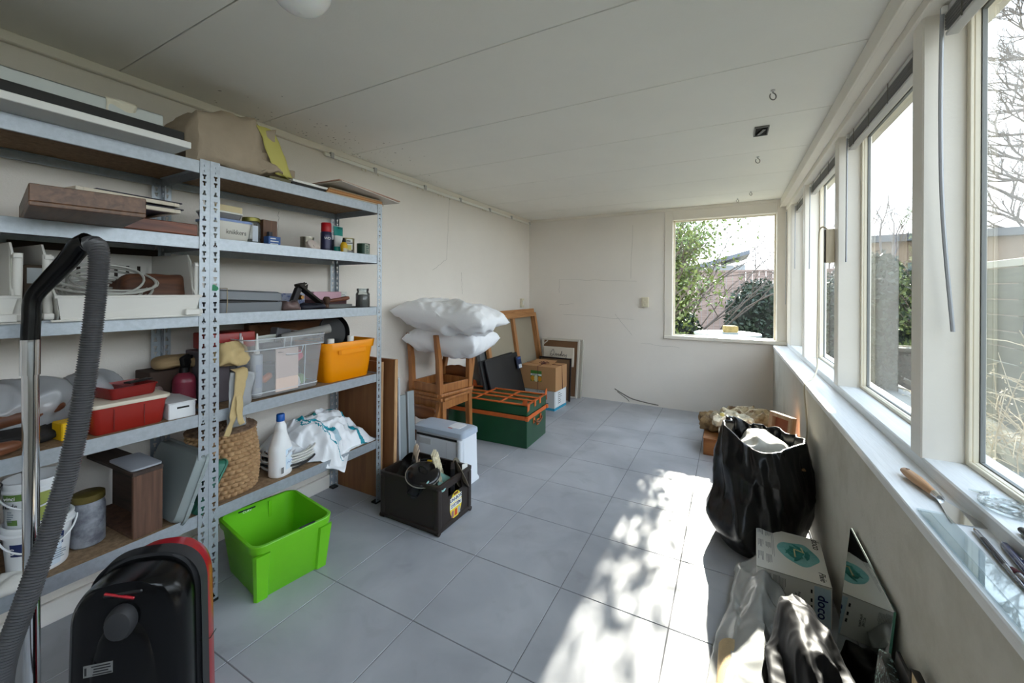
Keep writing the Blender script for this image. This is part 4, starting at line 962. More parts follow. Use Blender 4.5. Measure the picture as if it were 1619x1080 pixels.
t = thing('grey_hopper', 'grey scoop-shaped plastic piece sticking out behind the white leaflet', 'scoop', (-2.15, 1.31, S[3]+.22), .2)
mb = MB(); mb.prism([(-.05, 0), (.05, 0), (.06, .08), (-.03, .10)], .05, axes((0, 1, 0), (1, 0, 0)).to_4x4()); mb.build('scoop_body', mat('scoop_grey', (92, 92, 96), .5), t, None, bevel=.006)
t = thing('foil_roll', 'grey cardboard roll lying slanted across the clear crate', 'roll', (-2.02, 1.28, S[3]+.268), 0)
a, b = Vector((-.03, .0, -.005)), Vector((.04, .235, .034))
mb = MB(); mb.tube([a, b], .025, 20, cap=False); mb.tube([b, a], .016, 20, cap=False)
def ann(mb, p, d, r0, r1, n=20):
    d = Vector(d).normalized(); u = d.orthogonal().normalized(); v = d.cross(u)
    A = [mb.bm.verts.new(p+r0*(u*math.cos(2*PI*k/n)+v*math.sin(2*PI*k/n))) for k in range(n)]; B = [mb.bm.verts.new(p+r1*(u*math.cos(2*PI*k/n)+v*math.sin(2*PI*k/n))) for k in range(n)]
    for k in range(n): mb.face([A[k], A[(k+1) % n], B[(k+1) % n], B[k]])
mb.build('roll_tube', mat('roll_grey', (150, 148, 144), .6, var=.15, vs=20), t, SM)
mb = MB(); ann(mb, b, b-a, .016, .025); mb.build('roll_end', mat('roll_end', (196, 184, 164), .7), t)
t = thing('black_pan', 'black round pan standing on edge behind the orange bin', 'pan', (-2.13, 1.645, S[3]+.262), 0, None, 0, 1.35)
MB().lathe([(0, 0), (.085, 0), (.095, .006), (.104, .03), (.104, .033), (.092, .008), (0, .006)], 40).build('pan_body', mat('pan_black', (14, 14, 15), .4), t, SM)
M_or = mat('orange_plastic', (244, 150, 0), .38)
t = thing('orange_bin', 'bright orange plastic storage bin on the fourth shelf', 'storage bin', (-2.085, 1.628, S[3]), 0)
mb = MB(); tub(mb, .315, .345, .222, r=.035, ws=.86, ds=.86, rim=.010, rimh=.045); mb.build('bin_body', M_or, t, SM)
mb = MB(); mb.rings([[Vector((x, y, z)) for x, y in ((.160, -.095), (.169, -.085), (.169, .085), (.160, .095))] for z in (.155, .18)]); mb.build('bin_handle', M_or, t)
for x, y, z, lab in ((-1.99, 1.53, .19, 'white round cap poking out of the orange bin next to the clear crate'), (-2.03, 1.70, .198, 'white round cap poking out of the orange bin near the rack end')):
    t = thing('white_capped_can', lab, 'can', (x, y, S[3]+.006), 0, 'white-capped cans in the orange bin')
    MB().lathe([(0, 0), (.022, 0), (.022, .20), (0, .20)], 20).build('can_body', mat('can_grey', (170, 170, 172), .4), t, SM)
    MB().lathe([(0, .199), (.019, .199), (.019, .232), (.017, .235), (0, .235)], 20).build('can_cap', M_white, t, SM)
M_kr = mat('kraft_tan', (196, 172, 124), .8, var=.12, vs=14)
def ribbon(P, w, name, m, label, cat, seed=0, amp=.004, wdir=(0, 1, 0), nv=6, sol=.0008, fn=None):
    pts = spline(P, 8); wd = Vector(wdir)
    n = len(pts)
    def f(u, v):
        p = pts[min(n-1, int(round(u*(n-1))))]; ww = w(u) if callable(w) else w
        d = wd if fn is None else fn(u)
        return disp(p+d*(v-.5)*ww, amp, 28, seed)
    mb = MB(); mb.grid(f, n, nv)
    o = mb.build(name, m, None, 1.2, solid=sol); tag(o, label, cat); return o
mb = MB(); blob(mb, .12, .13, .095, 60, 30, .7, .7, .012, 12, .028, 15, seed=81); o = mb.build('kraft_paper', M_kr, None, 1.2, loc=(-1.985, .995, S[3]+.175)); tag(o, 'crumpled kraft paper bulging out at the front end of the fourth shelf', 'paper')
ribbon([(-1.925, .995, S[3]+.17), (-1.885, 1.0, S[3]+.15), (-1.877, .975, S[3]+.02), (-1.874, .955, S[3]-.05), (-1.876, .935, S[3]-.11)], lambda u: .05-.028*u, 'masking_tape', M_kr, 'crumpled tan masking tape strip hanging down over the shelf beam', 'tape', 3, .007, fn=lambda u: Vector((.2*math.sin(u*7), 1, .25*math.sin(u*5))))
ribbon([(-1.905, .99, S[3]+.10), (-1.868, .985, S[3]+.03), (-1.868, .985, S[3]-.04), (-1.87, .993, S[3]-.068)], lambda u: .03-.01*u, 'masking_tape', M_kr, 'shorter tan masking tape end hanging beside the longer strip', 'tape', 5, .006, fn=lambda u: Vector((.1, 1, .4*u)))
mb = MB(); mb.grid(lambda u, v: disp(Vector((-1.90+.026*math.sin(3*v+2*u)*v, .965+.10*u-.03*v, S[3]+.15-.24*v)), .012, 22, 3), 14, 22); o = mb.build('clear_bag', film('crinkle_film', (226, 228, 230), .62, .15, .9), None, 1.2, solid=.0006); tag(o, 'crinkled clear plastic bag hanging beside the masking tape', 'bag')

# ------------------------------------------------------------------ right rack, lowest shelf
def weave(mb, r, h, rows, cols, amp, z0=0, prof=None):
    def f(u, v):
        a = 2*PI*u; k = v*rows; row = int(k); ph = .5*(row % 2)
        c = abs(math.sin(PI*(u*cols+ph)))*abs(math.sin(PI*(k-row)))
        rr = r*(prof(v) if prof else 1)+amp*(c**.7)
        return Vector((rr*math.cos(a), rr*math.sin(a), z0+h*v))
    mb.grid(f, cols*6, rows*5+1, True)
M_wick = mat('seagrass', (182, 148, 108), .75, col2=(146, 112, 78), vs=30, bump=.2, bs=150)
M_wick2 = mat('seagrass_dark', (138, 112, 90), .8, col2=(92, 72, 58), vs=30, bump=.2, bs=150)
t = thing('woven_basket', 'tall round woven seagrass basket with a lid on the lowest shelf', 'basket', (-2.075, 1.015, S[4]), 0)
mb = MB(); weave(mb, .136, .285, 14, 32, .015, 0, lambda v: .94+.10*math.sin(PI*min(1, v*1.1+.05))-.03*v); mb.build('basket_wall', M_wick, t, 1.2)
mb = MB()
def lidf(u, v):
    a = 2*PI*u; k = v*7; c = abs(math.sin(PI*(u*28+.5*(int(k) % 2))))*abs(math.sin(PI*(k-int(k))))
    return Vector((.140*(1-v)*math.cos(a), .140*(1-v)*math.sin(a), .284+.028*math.sin(v*PI/2)+.006*c))
mb.grid(lidf, 168, 30, True); mb.build('basket_lid', M_wick2, t, 1.2)
mb = MB()
P_ = spline([(.10, .055, .285), (.085, .05, .325), (.04, .035, .345), (.0, .02, .34), (-.02, .012, .312)], 8)
for ph in (0, 2.1, 4.2):
    mb2 = MB(); mb2.tube([p+Vector((.006*math.cos(ph+k*.5), .006*math.sin(ph+k*.5), .004*math.sin(ph+k*.5))) for k, p in enumerate(P_)], .0055, 7); mb2.build('handle_strand', M_wick2, t, SM)
t = thing('bleach_bottle', 'white plastic bottle with a blue cap and pale blue label on the lowest shelf', 'bottle', (-1.985, 1.238, S[4]), .25)
M_hdpe = mat('white_hdpe', (236, 237, 238), .35)
sec = [(0, .040, .050), (.006, .044, .054), (.15, .044, .054), (.165, .042, .051), (.25, .022, .022), (.262, .017, .017), (.274, .016, .016)]
R = [[Vector((a*math.copysign(abs(math.cos(2*PI*k/36))**.8, math.cos(2*PI*k/36)), b*math.copysign(abs(math.sin(2*PI*k/36))**.8, math.sin(2*PI*k/36)), z)) for k in range(36)] for z, a, b in sec]
# finer rings so the grip recesses can be pressed in
fine = []
for i in range(len(R)-1):
    m = 14 if i in (1, 3) else 2
    for q in range(m): fine.append([R[i][k].lerp(R[i+1][k], q/m) for k in range(36)])
fine.append(R[-1])
for ring in fine:
    for v in ring:
        for sy in (-1, 1):
            d = Vector((0, v.y-sy*.040, (v.z-.195)*.55))
            if v.y*sy > 0 and d.length < .034: v.y -= sy*.010*max(0, 1-(d.length/.034)**4)*min(1, (.25-v.z)/.03)
mb = MB(); mb.rings(fine); mb.build('bottle_body', M_hdpe, t, .8)
MB().lathe([(0, .268), (.019, .268), (.0195, .272), (.0185, .300), (.016, .303), (0, .303)], 28).build('bottle_cap', mat('cap_blue', (18, 86, 168), .4), t, SM)
mb = MB(); mb.grid(lambda u, v: Vector((.0447*math.copysign(abs(math.cos(-.15+1.2*u))**.8, math.cos(-.15+1.2*u)), .0547*math.copysign(abs(math.sin(-.15+1.2*u))**.8, math.sin(-.15+1.2*u)), .03+.10*v)), 14, 3); mb.build('label', mat('bleach_label', (196, 220, 240), .4, col2=(232, 240, 246), vs=18), t, 1)
text('label_lettering', 'EX', .016, I_blk, t, (.0455, .012, .115), axes((0, 1, 0), (1, 0, 0)))
mb = MB(); mb.tube(spline([(.0455, -.004, .06), (.0455, .006, .066), (.0455, .014, .058), (.0455, .022, .07), (.0452, .03, .062)], 6), .0008, 5); mb.build('label_wave', mat('cap_blue', (18, 86, 168)), t)
mb = MB(); mb.grid(lambda u, v: Vector((.0448, -.038+.014*u, .02+.03*v)), 2, 2); mb.build('barcode_patch', mat('grey_code', (120, 120, 122), .5), t)
t = thing('cable_reel', 'coil of white and black cables behind the bleach bottle', 'cable coil', (-2.07, 1.33, S[4]), 0)
q = random.Random(4)
for k in range(9):
    r = .10+.035*q.random(); zc = .012+.012*k*.8; ph = q.random()*6
    mb = MB(); mb.tube([(r*math.cos(2*PI*i/40), r*1.05*math.sin(2*PI*i/40), zc+.006*math.sin(4*PI*i/40+ph)) for i in range(40)], .0055, 7, closed=True)
    mb.build('cable_loop', mat('cable_white', (206, 204, 198), .5) if k % 3 else mat('cable_black', (28, 28, 30), .5), t, SM)
# crumpled shopping bag
I_teal = mat('bag_teal', (24, 142, 160), .45); M_bagw = mat('bag_white', (234, 236, 240), .38, spec=.6); I_bagnavy = mat('bag_green', (20, 110, 112), .45); I_shade = mat('bag_paleblue', (176, 204, 216), .45)
t = thing('shopping_bag', 'crumpled white plastic shopping bag with teal stripes on the lowest shelf', 'bag', (0, 0, 0))
def bagf(u, v):
    # u along the shelf (y), v from back to the front fold
    tri = max(0, 1-abs(u-.44)/.20)
    y = 1.25+.55*u; x = -2.30+.385*v*(1 if u > .42 else .60+.40*(u/.42))
    if v > .70: x += .085*tri*(v-.70)/.30
    hump = .235*math.sin(PI*min(1, max(0, v*1.06)))**.7*(math.sin(PI*(u*.90+.10))**.8)*(.70+.40*u)
    z = S[4]+.007+hump
    if v > .70 and x > -1.92: z -= .075*tri*((v-.70)/.30)**1.6
    p = Vector((x, y, z))
    k = noise.noise(p*Vector((9, 9, 9))+Vector((3, 1, 2)))*.016+(ridge(p, 7, 5)-.5)*.026+(ridge(p, 15, 2)-.5)*.018+(ridge(p, 30, 4)-.5)*.006
    e = min(1, (z-S[4])*14+.15)
    q = p+Vector((.5*k, .2*k, k))*e
    if q.x < -1.905: q.z = max(q.z, S[4]+.003)
    q.x = max(q.x, -2.31)
    return q
mb = MB(); NU, NV = 110, 90
mb.grid(bagf, NU, NV)
mb.bm.faces.ensure_lookup_table()
for i in range(NU-1):
    for j in range(NV-1):
        u, v = i/(NU-1), j/(NV-1); f = mb.bm.faces[i*(NV-1)+j]
        s = u-.30*(v-.25)-.55
        if abs(u-(.70+.22*(v-.3))) < .028 and v > .28: f.material_index = 1
        elif abs(u-(.34+.30*(v-.35)+.06*math.sin(v*9))) < .020 and .3 < v < .8: f.material_index = 1
        elif abs(u-(.40+.30*(v-.35))) < .02 and .36 < v < .56: f.material_index = 2
        elif abs(math.hypot(u-.33, (v-.62)*.8)-.035) < .006: f.material_index = 1
        elif abs(u-(.30+.5*(v-.6)**2+.35*(v-.5))) < .005 and .5 < v < .95: f.material_index = 1
        elif .48 < u < .56 and .80 < v < .88: f.material_index = 3
mb.build('bag_sheet', [M_bagw, I_teal, I_bagnavy, I_shade], t, 1.2, solid=.0008)
mb = MB(); mb.grid(lambda u, v: disp(Vector((-2.03+.10*v, 1.24+.10*u, S[4]+.115+.03*math.sin(PI*u)-.02*v)), .012, 16, 8), 12, 12); mb.build('bag_handle', M_bagw, t, 1.2, solid=.0008)

# ------------------------------------------------------------------ on the floor, left side
M_green = mat('lime_plastic', (112, 196, 30), .38, var=.05, vs=6)
t = thing('green_bin', 'bright lime green plastic bin on the floor under the rack', 'storage bin', (-1.885, 1.155, 0), -.145)
mb = MB(); tub(mb, .40, .335, .245, r=.045, ws=.84, ds=.84, rim=.010, rimh=.034, n=6); mb.build('bin_body', M_green, t, SM)
for sx in (1,):
    for y in (-.128, .128):
        mb = MB(); mb.rings([[Vector((.165, y-.028, 0.002)), Vector((.178, y-.02, .002)), Vector((.178, y+.02, .002)), Vector((.165, y+.028, .002))], [Vector((.19, y*1.06-.034, .205)), Vector((.206, y*1.06-.026, .205)), Vector((.206, y*1.06+.026, .205)), Vector((.19, y*1.06+.034, .205))]]); mb.build('corner_rib', M_green, t)
mb = MB(); mb.box((-.1945, -.05, .222), (.002, .075, .022), rot(0, .0)); lp = mb.build('label_plate', mat('navy_plate', (22, 34, 44), .4), t)
text('label_lettering', 'CURV', .015, I_white, t, (-.1928, -.05, .222), axes((0, 1, 0), (1, 0, 0)))
mb = MB(); mb.box((.198, .05, .2462), (.012, .07, .0012)); mb.build('rim_plate', mat('navy_plate', (22, 34, 44)), t)
mb = MB(); mb.b2(-.19, -.184, .045, .060, .01, .235); mb.build('inner_rib', M_green, t)

# plywood and profiles leaning beyond the rack
W_ply = wood('plywood', (146, 98, 60), (120, 76, 46), 2.2, 2, .55, .03)
W_edge = wood('ply_edge', (206, 170, 128), (170, 126, 84), 8, 2, .7)
for i, (y, x0, x1, h, th, lab) in enumerate(((1.850, -2.342, -1.935, .858, .018, 'brown plywood sheet standing against the end of the rack'), (1.885, -2.342, -1.853, .875, .024, 'thicker plywood sheet with a pale edge just beyond the first one'))):
    t = thing('plywood_sheet', lab, 'board', (0, y, 0), 0, 'plywood sheets beyond the rack', -.012)
    MB().b2(x0, x1-.006, 0, th, 0, h, .001, 1).build('sheet_body', W_ply, t)
    MB().b2(x1-.0055, x1, 0, th, 0, h, .0006, 1).build('sheet_edge', W_edge, t)
M_alu = mat('alu_profile', (196, 202, 208), .4, .5)
for i, (x, y, h, w, lab, ry) in enumerate(((-1.895, 1.985, .735, .022, 'tall thin pale metal strip leaning beside the plywood', -.03), (-1.925, 2.05, .60, .066, 'grey metal profile leaning behind the white appliance, nearer the plywood', -.05), (-1.91, 2.125, .615, .060, 'grey metal profile leaning behind the white appliance, nearer the chairs', -.06))):
    t = thing('metal_profile', lab, 'profile', (x, y, .001), -.25, 'metal profiles leaning beside the plywood', 0, ry)
    mb = MB(); mb.b2(-.016, .0, -w/2, w/2, 0, h, .001, 1); mb.build('profile_face', M_alu if i == 0 else mat('profile_grey', (150, 158, 160), .45, .4), t)
    mb = MB(); mb.b2(.0005, .012, -w/2, -w/2+.006, 0, h, .001, 1); mb.build('profile_lip', M_alu, t)

# black-brown crate with kitchen things
M_crb = mat('crate_brown', (40, 32, 28), .45)
t = thing('stacking_crate', 'dark brown stacking crate of kitchen things on the floor before the white appliance', 'crate', (-1.565, 1.86, 0), 0)
cw, cd, ch = .415, .305, .268
for (x0, x1, y0, y1) in ((-cw/2, cw/2, -cd/2, -cd/2+.005), (-cw/2, cw/2, cd/2-.005, cd/2), (-cw/2, -cw/2+.005, -cd/2+.005, cd/2-.005)):
    MB().b2(x0, x1, y0, y1, .02, ch-.012).build('crate_wall', M_crb, t)
x0, x1 = cw/2-.005, cw/2
mb = MB()
for y0, y1, z0, z1 in ((-cd/2+.005, cd/2-.005, .02, .175), (-cd/2+.005, -.065, .175, ch-.012), (.065, cd/2-.005, .175, ch-.012), (-.065, .065, .222, ch-.012)): mb.b2(x0, x1, y0, y1, z0, z1)
mb.build('crate_wall', M_crb, t, weld=True)
MB().b2(-cw/2+.004, cw/2-.004, -cd/2+.004, cd/2-.004, .014, .02).build('crate_floor', M_crb, t)
mb = MB(); mb.rings([[Vector((x, y, z)) for x, y in rrect(cw+k, cd+k, .02)] for z, k in ((ch-.022, .0), (ch-.020, .018), (ch-.002, .020), (ch, .014), (ch, -.012), (ch-.02, -.010))]+[[Vector((x, y, ch-.022)) for x, y in rrect(cw-.01, cd-.01, .02)]], loop=False, cap0=False, cap1=False); mb.build('crate_rim', M_crb, t, SM)
mb = MB(); mb.rings([[Vector((x, y, z)) for x, y in rrect(cw+k, cd+k, .02)] for z, k in ((.0, -.02), (.004, -.004), (.014, .0), (.018, .014), (.032, .014), (.036, .0))], cap1=False); mb.build('crate_plinth', M_crb, t, SM)
for sx in (-1, 1):
    for sy in (-1, 1):
        MB().box((sx*(cw/2-.012), sy*(cd/2-.012), ch/2), (.034, .034, ch-.05), None, .006).build('corner_post', M_crb, t)
        mb = MB(); mb.tube([(sx*(cw/2-.02), sy*(cd/2-.005), .014), (sx*(cw/2+.006), sy*(cd/2-.005), .014)], .0135, 12); mb.build('corner_foot', M_crb, t, SM)
MS = axes((0, 1, 0), (1, 0, 0))
mb = MB(); mb.prism([(.058*math.cos(2*PI*k/40)*.95, .075*math.sin(2*PI*k/40)) for k in range(40)], .0008, Matrix.Translation((cw/2+.0006, .005, .105)) @ MS.to_4x4()); st = mb.build('sticker', mat('sticker_yellow', (240, 214, 60), .4), t)
for z, wd, y in ((.140, 'UNI-BOX', .005), (.106, 'SYSTEM', .005)):
    MB().prism([(-.054, -.0145), (.054, -.0145), (.054, .0145), (-.054, .0145)], .0006, Matrix.Translation((cw/2+.0014, y, z)) @ MS.to_4x4()).build('sticker_band', mat('sticker_white', (238, 238, 232), .4), st)
    text('sticker_lettering', wd, .026, mat('navy_label', (34, 48, 96)), st, (cw/2+.0022, y, z), MS, bold=.0006)
MB().prism([(-.02, -.006), (.02, -.006), (.02, .006), (-.02, .006)], .0006, Matrix.Translation((cw/2+.0014, .005, .168)) @ MS.to_4x4()).build('sticker_patch', mat('sticker_brown', (110, 50, 30), .5), st)
for y, c in ((-.026, (150, 110, 110)), (.005, (206, 70, 40)), (.034, (170, 170, 176))):
    MB().prism([(-.012, -.02), (.012, -.02), (.011, .012), (.004, .018), (-.009, .014)], .0006, Matrix.Translation((cw/2+.0014, y, .064)) @ MS.to_4x4()).build('sticker_picture', mat('sticker_%d' % c[0], c, .5), st)
M_enam = mat('enamel_black', (12, 12, 14), .22)
t = thing('cooking_pot', 'black enamel cooking pot with its lid, tilted in the dark brown crate', 'pot', (-1.545, 1.80, .155), .2, None, .30, .20)
MB().lathe([(0, 0), (.075, 0), (.088, .01), (.092, .125), (.095, .13)], 36, cap1=False).build('pot_body', M_enam, t, SM)
MB().lathe([(.094, .128), (.0985, .128), (.0985, .133), (.094, .133)], 40, cap0=False, cap1=False).build('pot_rim', mat('rim_steel', (190, 186, 176), .3, .7), t, SM)
MB().lathe([(.095, .133), (.093, .138), (.080, .147), (.05, .154), (0, .157)], 40, cap0=False).build('pot_lid', M_enam, t, SM)
mb = MB(); mb.tube(spline([(-.026, 0, .153), (-.026, 0, .172), (-.012, 0, .182), (.012, 0, .182), (.026, 0, .172), (.026, 0, .153)], 6), .004, 8); mb.build('lid_handle', M_enam, t, SM)
mb = MB(); mb.tube(spline([(.03, -.09, .09), (.025, -.118, .092), (-.025, -.118, .092), (-.03, -.09, .09)], 6), .004, 8); mb.build('pot_handle', M_enam, t, SM)
t = thing('black_bowl', 'black enamel bowl standing on edge at the plywood side of the brown crate', 'bowl', (-1.69, 1.83, .245), .2, None, .5, -.75)
MB().lathe([(0, -.03), (.05, -.028), (.08, .0), (.092, .03), (.089, .03), (.077, .002), (.048, -.024), (0, -.026)], 32).build('bowl_body', M_enam, t, SM)
mb = MB(); mb.tube(spline([(.05, -.05, -.024), (.06, -.06, -.04), (.03, -.075, -.04), (.03, -.065, -.02)], 6), .004, 8); mb.build('bowl_handle', M_enam, t, SM)
t = thing('casserole', 'black round casserole at the back of the brown crate behind the lidded pot', 'pot', (-1.60, 1.925, .16), 0, None, -.2)
MB().lathe([(0, 0), (.07, 0), (.08, .01), (.084, .10), (.088, .104), (.084, .106), (.078, .102), (.074, .012), (0, .008)], 32).build('casserole_body', M_enam, t, SM)
mb = MB(); mb.box((.0, -.02, .115), (.03, .014, .012), rot(0, 0, .6), .005); mb.build('spoon_grip', mat('yellow_grip', (232, 190, 30), .4), t, SM)
M_beech = mat('beech', (206, 184, 160), .6, var=.1, vs=12)
t = thing('wooden_mannequin_hand', 'pale wooden jointed hand standing up behind the black bowl', 'wooden hand', (-1.665, 1.865, .235), -.3, None, 0, .12)
mb = MB(); mb.rings([[Vector((w*math.cos(2*PI*k/16), .012*math.sin(2*PI*k/16), z)) for k in range(16)] for z, w in ((0, .014), (.02, .022), (.06, .027), (.075, .024))]); mb.build('palm', M_beech, t, SM)
for k, (x, ln, tl) in enumerate(((-.018, .07, -.05), (-.006, .085, 0.), (.007, .08, .03), (.019, .06, .08))):
    mb = MB(); P_ = [Vector((x, 0, .072)), Vector((x+tl*.3*ln, .002, .072+ln*.4)), Vector((x+tl*.8*ln, .006, .072+ln*.75)), Vector((x+tl*ln, .010, .072+ln))]
    mb.tube(spline(P_, 4), [.0058, .0062, .006, .0054, .0058, .0060, .0056, .0050, .0054, .0054, .005, .004, .002], 8); mb.build('finger', M_beech, t, SM)
mb = MB(); mb.tube(spline([(.022, 0, .03), (.036, .002, .052), (.042, .004, .08)], 4), [.008, .0078, .0075, .007, .0068, .0066, .006, .005, .003], 8); mb.build('thumb', M_beech, t, SM)
M_tray = mat('cream_tray', (226, 216, 188), .5)
for i, (x, y, ry, lab) in enumerate(((-1.452, 1.885, .28, 'cream ice cube tray standing up at the front of the brown crate'), (-1.482, 1.905, .28, 'second cream tray tucked behind the standing ice cube tray'))):
    t = thing('ice_tray', lab, 'ice tray', (x, y, .17), .5, 'cream trays in the brown crate', 0, -ry)
    mb = MB(); mb.b2(-.008, -.004, -.045, .045, 0, .20, .001, 1); mb.build('tray_back', M_tray, t)
    for r_ in range(6):
        for c_ in range(2):
            mb = MB(); zc, yc = .018+r_*.033, -.021+.042*c_
            mb.rings([[Vector((x_, yc+y_, zc+z_)) for y_, z_ in rrect(a, b, .005, 2)] for x_, a, b in ((-.004, .040, .031), (.008, .038, .029), (.008, .034, .025), (-.002, .030, .021))], cap0=False); mb.build('ice_cell', M_tray, t, SM)
t = thing('egg_carton', 'pale teal moulded carton lying in the front of the brown crate', 'carton', (-1.43, 1.79, .215), .35, None, 0, .35)
mb = MB(); tub(mb, .10, .16, .04, r=.012, ws=.85, ds=.9, rim=.004, rimh=.006); mb.build('carton_body', mat('pale_teal', (150, 196, 190), .6), t, SM)
mb = MB(); mb.tube([(-.03, -.05, .03), (-.01, -.02, .034), (.01, -.05, .03)], .006, 8); mb.build('carton_peg', M_blk, t, SM)
M_olive = mat('olive_plate', (104, 96, 80), .4)
for i, (x, y, a, c, lab) in enumerate(((-1.43, 1.965, 1.25, M_olive, 'olive grey plate standing on edge at the back corner of the brown crate'), (-1.395, 1.955, 1.15, mat('brown_plate', (120, 110, 96), .4), 'brownish plate standing in front of the olive grey one'))):
    t = thing('plate', lab, 'plate', (x, y, .225), .4+.5*i, 'plates in the brown crate', 0, a)
    MB().lathe([(0, 0), (.05, 0), (.055, .004), (.085, .014), (.085, .017), (.053, .008), (0, .005)], 36).build('plate_body', c, t, SM)
t = thing('white_card', 'white card edge standing at the appliance side of the brown crate', 'card', (-1.372, 1.972, .16), -.3)
MB().b2(-.003, .003, -.02, .02, 0, .13, .001, 1).build('card_body', M_white, t)
t = thing('black_box', 'black angular box corner rising beside the ice cube tray in the crate', 'box', (-1.405, 1.90, .16), .6)
MB().b2(-.012, .012, -.05, .05, 0, .14, .002, 1).build('box_body', M_blk, t)

# white appliance
M_app = mat('appliance_white', (226, 230, 236), .4); M_app2 = mat('appliance_grey', (176, 188, 204), .35)
t = thing('white_appliance', 'white plastic appliance with a rounded top on the floor before the chairs', 'appliance', (-1.76, 2.30, 0), .0)
aw, ad, ah = .43, .18, .37
mb = MB(); mb.rings([[Vector((x, y, z)) for x, y in rrect(aw-k, ad-k*.6, .02)] for z, k in ((0, -.02), (.01, -.022), (.03, .0), (ah-.04, .014))]); mb.build('body', M_app, t, SM)
mb = MB(); mb.rings([[Vector((x, y-.004, z)) for x, y in rrect(aw+.006-k, ad+.016-k, .03)] for z, k in ((ah-.045, .01), (ah-.042, 0), (ah-.012, .004), (ah-.002, .03), (ah, .06))]); mb.build('top_cover', M_app2, t, SM)
mb = MB(); mb.rings([[Vector((x, y, z)) for x, y in rrect(.10, .10, .02)] for z in (ah+.0005, ah+.003)]); mb.xf(Matrix.Translation((.10, 0, 0))); mb.build('top_inset', M_app, t, SM)
MB().b2(-aw/2+.045, aw/2-.055, -ad/2-.006, -ad/2+.02, .03, ah-.075, .006, 2).build('front_panel', M_app, t)
mb = MB(); mb.b2(-aw/2+.055, -aw/2+.155, -ad/2-.0075, -ad/2-.006, ah-.128, ah-.088); mb.build('handle_recess', mat('appliance_shade', (196, 198, 200), .5), t)
mb = MB(); mb.b2(-aw/2+.03, aw/2-.04, -ad/2-.008, -ad/2, ah-.072, ah-.060); mb.build('shadow_gap', M_dark, t)
mb = MB(); mb.b2(aw/2-.14, aw/2-.139, -ad/2-.0072, -ad/2-.006, .04, ah-.09); mb.build('panel_seam', mat('appliance_shade', (196, 198, 200)), t)
mb = MB(); mb.tube([(aw/2-.03, -ad/2-.002, .02), (aw/2-.03, -ad/2-.004, ah-.055)], .019, 16); mb.build('corner_pillar', M_app, t, SM)
mb = MB(); mb.b2(.03, .065, -ad/2-.0035, -ad/2+.008, ah-.0008, ah+.0005); mb.xf(Matrix.Translation((.03, .03, 0))); mb.build('badge', mat('badge_red', (176, 70, 60), .5), t)

# stacked chairs
W_ch = wood('chair_wood', (176, 118, 66), (138, 84, 42), 3.5, 2, .42, .03); W_ch2 = wood('chair_slat', (134, 80, 40), (104, 58, 28), 3.5, 0, .42, .03)
def chair(label, loc, R, sh=.485, bh=.86):
    t = thing('dining_chair', label, 'chair', loc, R[2], 'wooden ladder-back chairs', R[0], R[1])
    bw, fw_, d = .165, .19, .36            # half widths back / front, depth; front at -y
    for sx in (-1, 1):
        mb = MB(); mb.rings([[Vector((sx*(fw_-.018)+a*s_, -d/2+.02+b*s_, z)) for a, b in ((-.021, -.021), (.021, -.021), (.021, .021), (-.021, .021))] for z, s_ in ((0, .8), (sh-.02, 1))]); mb.build('front_leg', W_ch, t, bevel=.003)
        mb = MB(); mb.rings([[Vector((sx*(bw-.012)+a*s_, d/2-.015+dy+b*s_, z)) for a, b in ((-.021, -.019), (.021, -.019), (.021, .019), (-.021, .019))] for z, dy, s_ in ((0, .045, .8), (.20, .012, 1), (sh-.05, 0, 1.1), (sh+.05, .0, 1.1), (bh-.15, .045, .95), (bh, .085, .75))]); mb.build('back_post', W_ch, t, bevel=.003)
    mb = MB(); P4 = [(-fw_, -d/2), (fw_, -d/2), (bw, d/2), (-bw, d/2)]
    for i in range(4):
        a, b = Vector((*P4[i], 0)), Vector((*P4[(i+1) % 4], 0)); m_ = (a+b)/2; L = (b-a).length-.03; an = math.atan2(b.y-a.y, b.x-a.x)
        mb2 = MB(); mb2.box((m_.x*.93, m_.y*.93, sh-.06), (L, .02, .065), rot(0, 0, an), .003); mb2.build('apron', W_ch, t)
        mb2 = MB(); mb2.box((m_.x*.985, m_.y*.985, sh-.013), (L+.03, .045, .026), rot(0, 0, an), .006); mb2.build('seat_rail', W_ch, t)
    mb = MB(); mb.prism([(x*.86, y*.86) for x, y in P4], .010, Matrix.Translation((0, 0, sh-.026))); mb.build('seat', mat('rush_seat', (120, 84, 54), .8, var=.3, vs=40, stretch=(1, 30, 1)), t)
    for z, dy in ((bh-.09, .066), (bh-.25, .028)):
        mb = MB(); N = 24
        def sl(u, v):
            x = -(bw-.02)+2*(bw-.02)*u
            top = .030+.020*math.sin(PI*u)+.006*abs(math.sin(3*PI*u)); bot = -.030-.018*math.sin(PI*u)-.006*abs(math.sin(3*PI*u))
            return Vector((x, d/2-.012+dy+.02*math.sin(PI*u), z+bot+(top-bot)*v))
        mb.grid(sl, N, 5); mb.build('back_slat', W_ch2, t, 1, solid=.014)
    return t
chair('wooden ladder-back chair standing on the floor, under the upturned one', (-2.10, 2.675, 0), (0, 0, -.10))
chair('wooden ladder-back chair turned upside down on top of the other chair', (-2.11, 2.675, .972), (PI, 0, -.10))
M_pill = mat('pillow_cotton', (240, 241, 244), .8, bump=.1, bs=60)
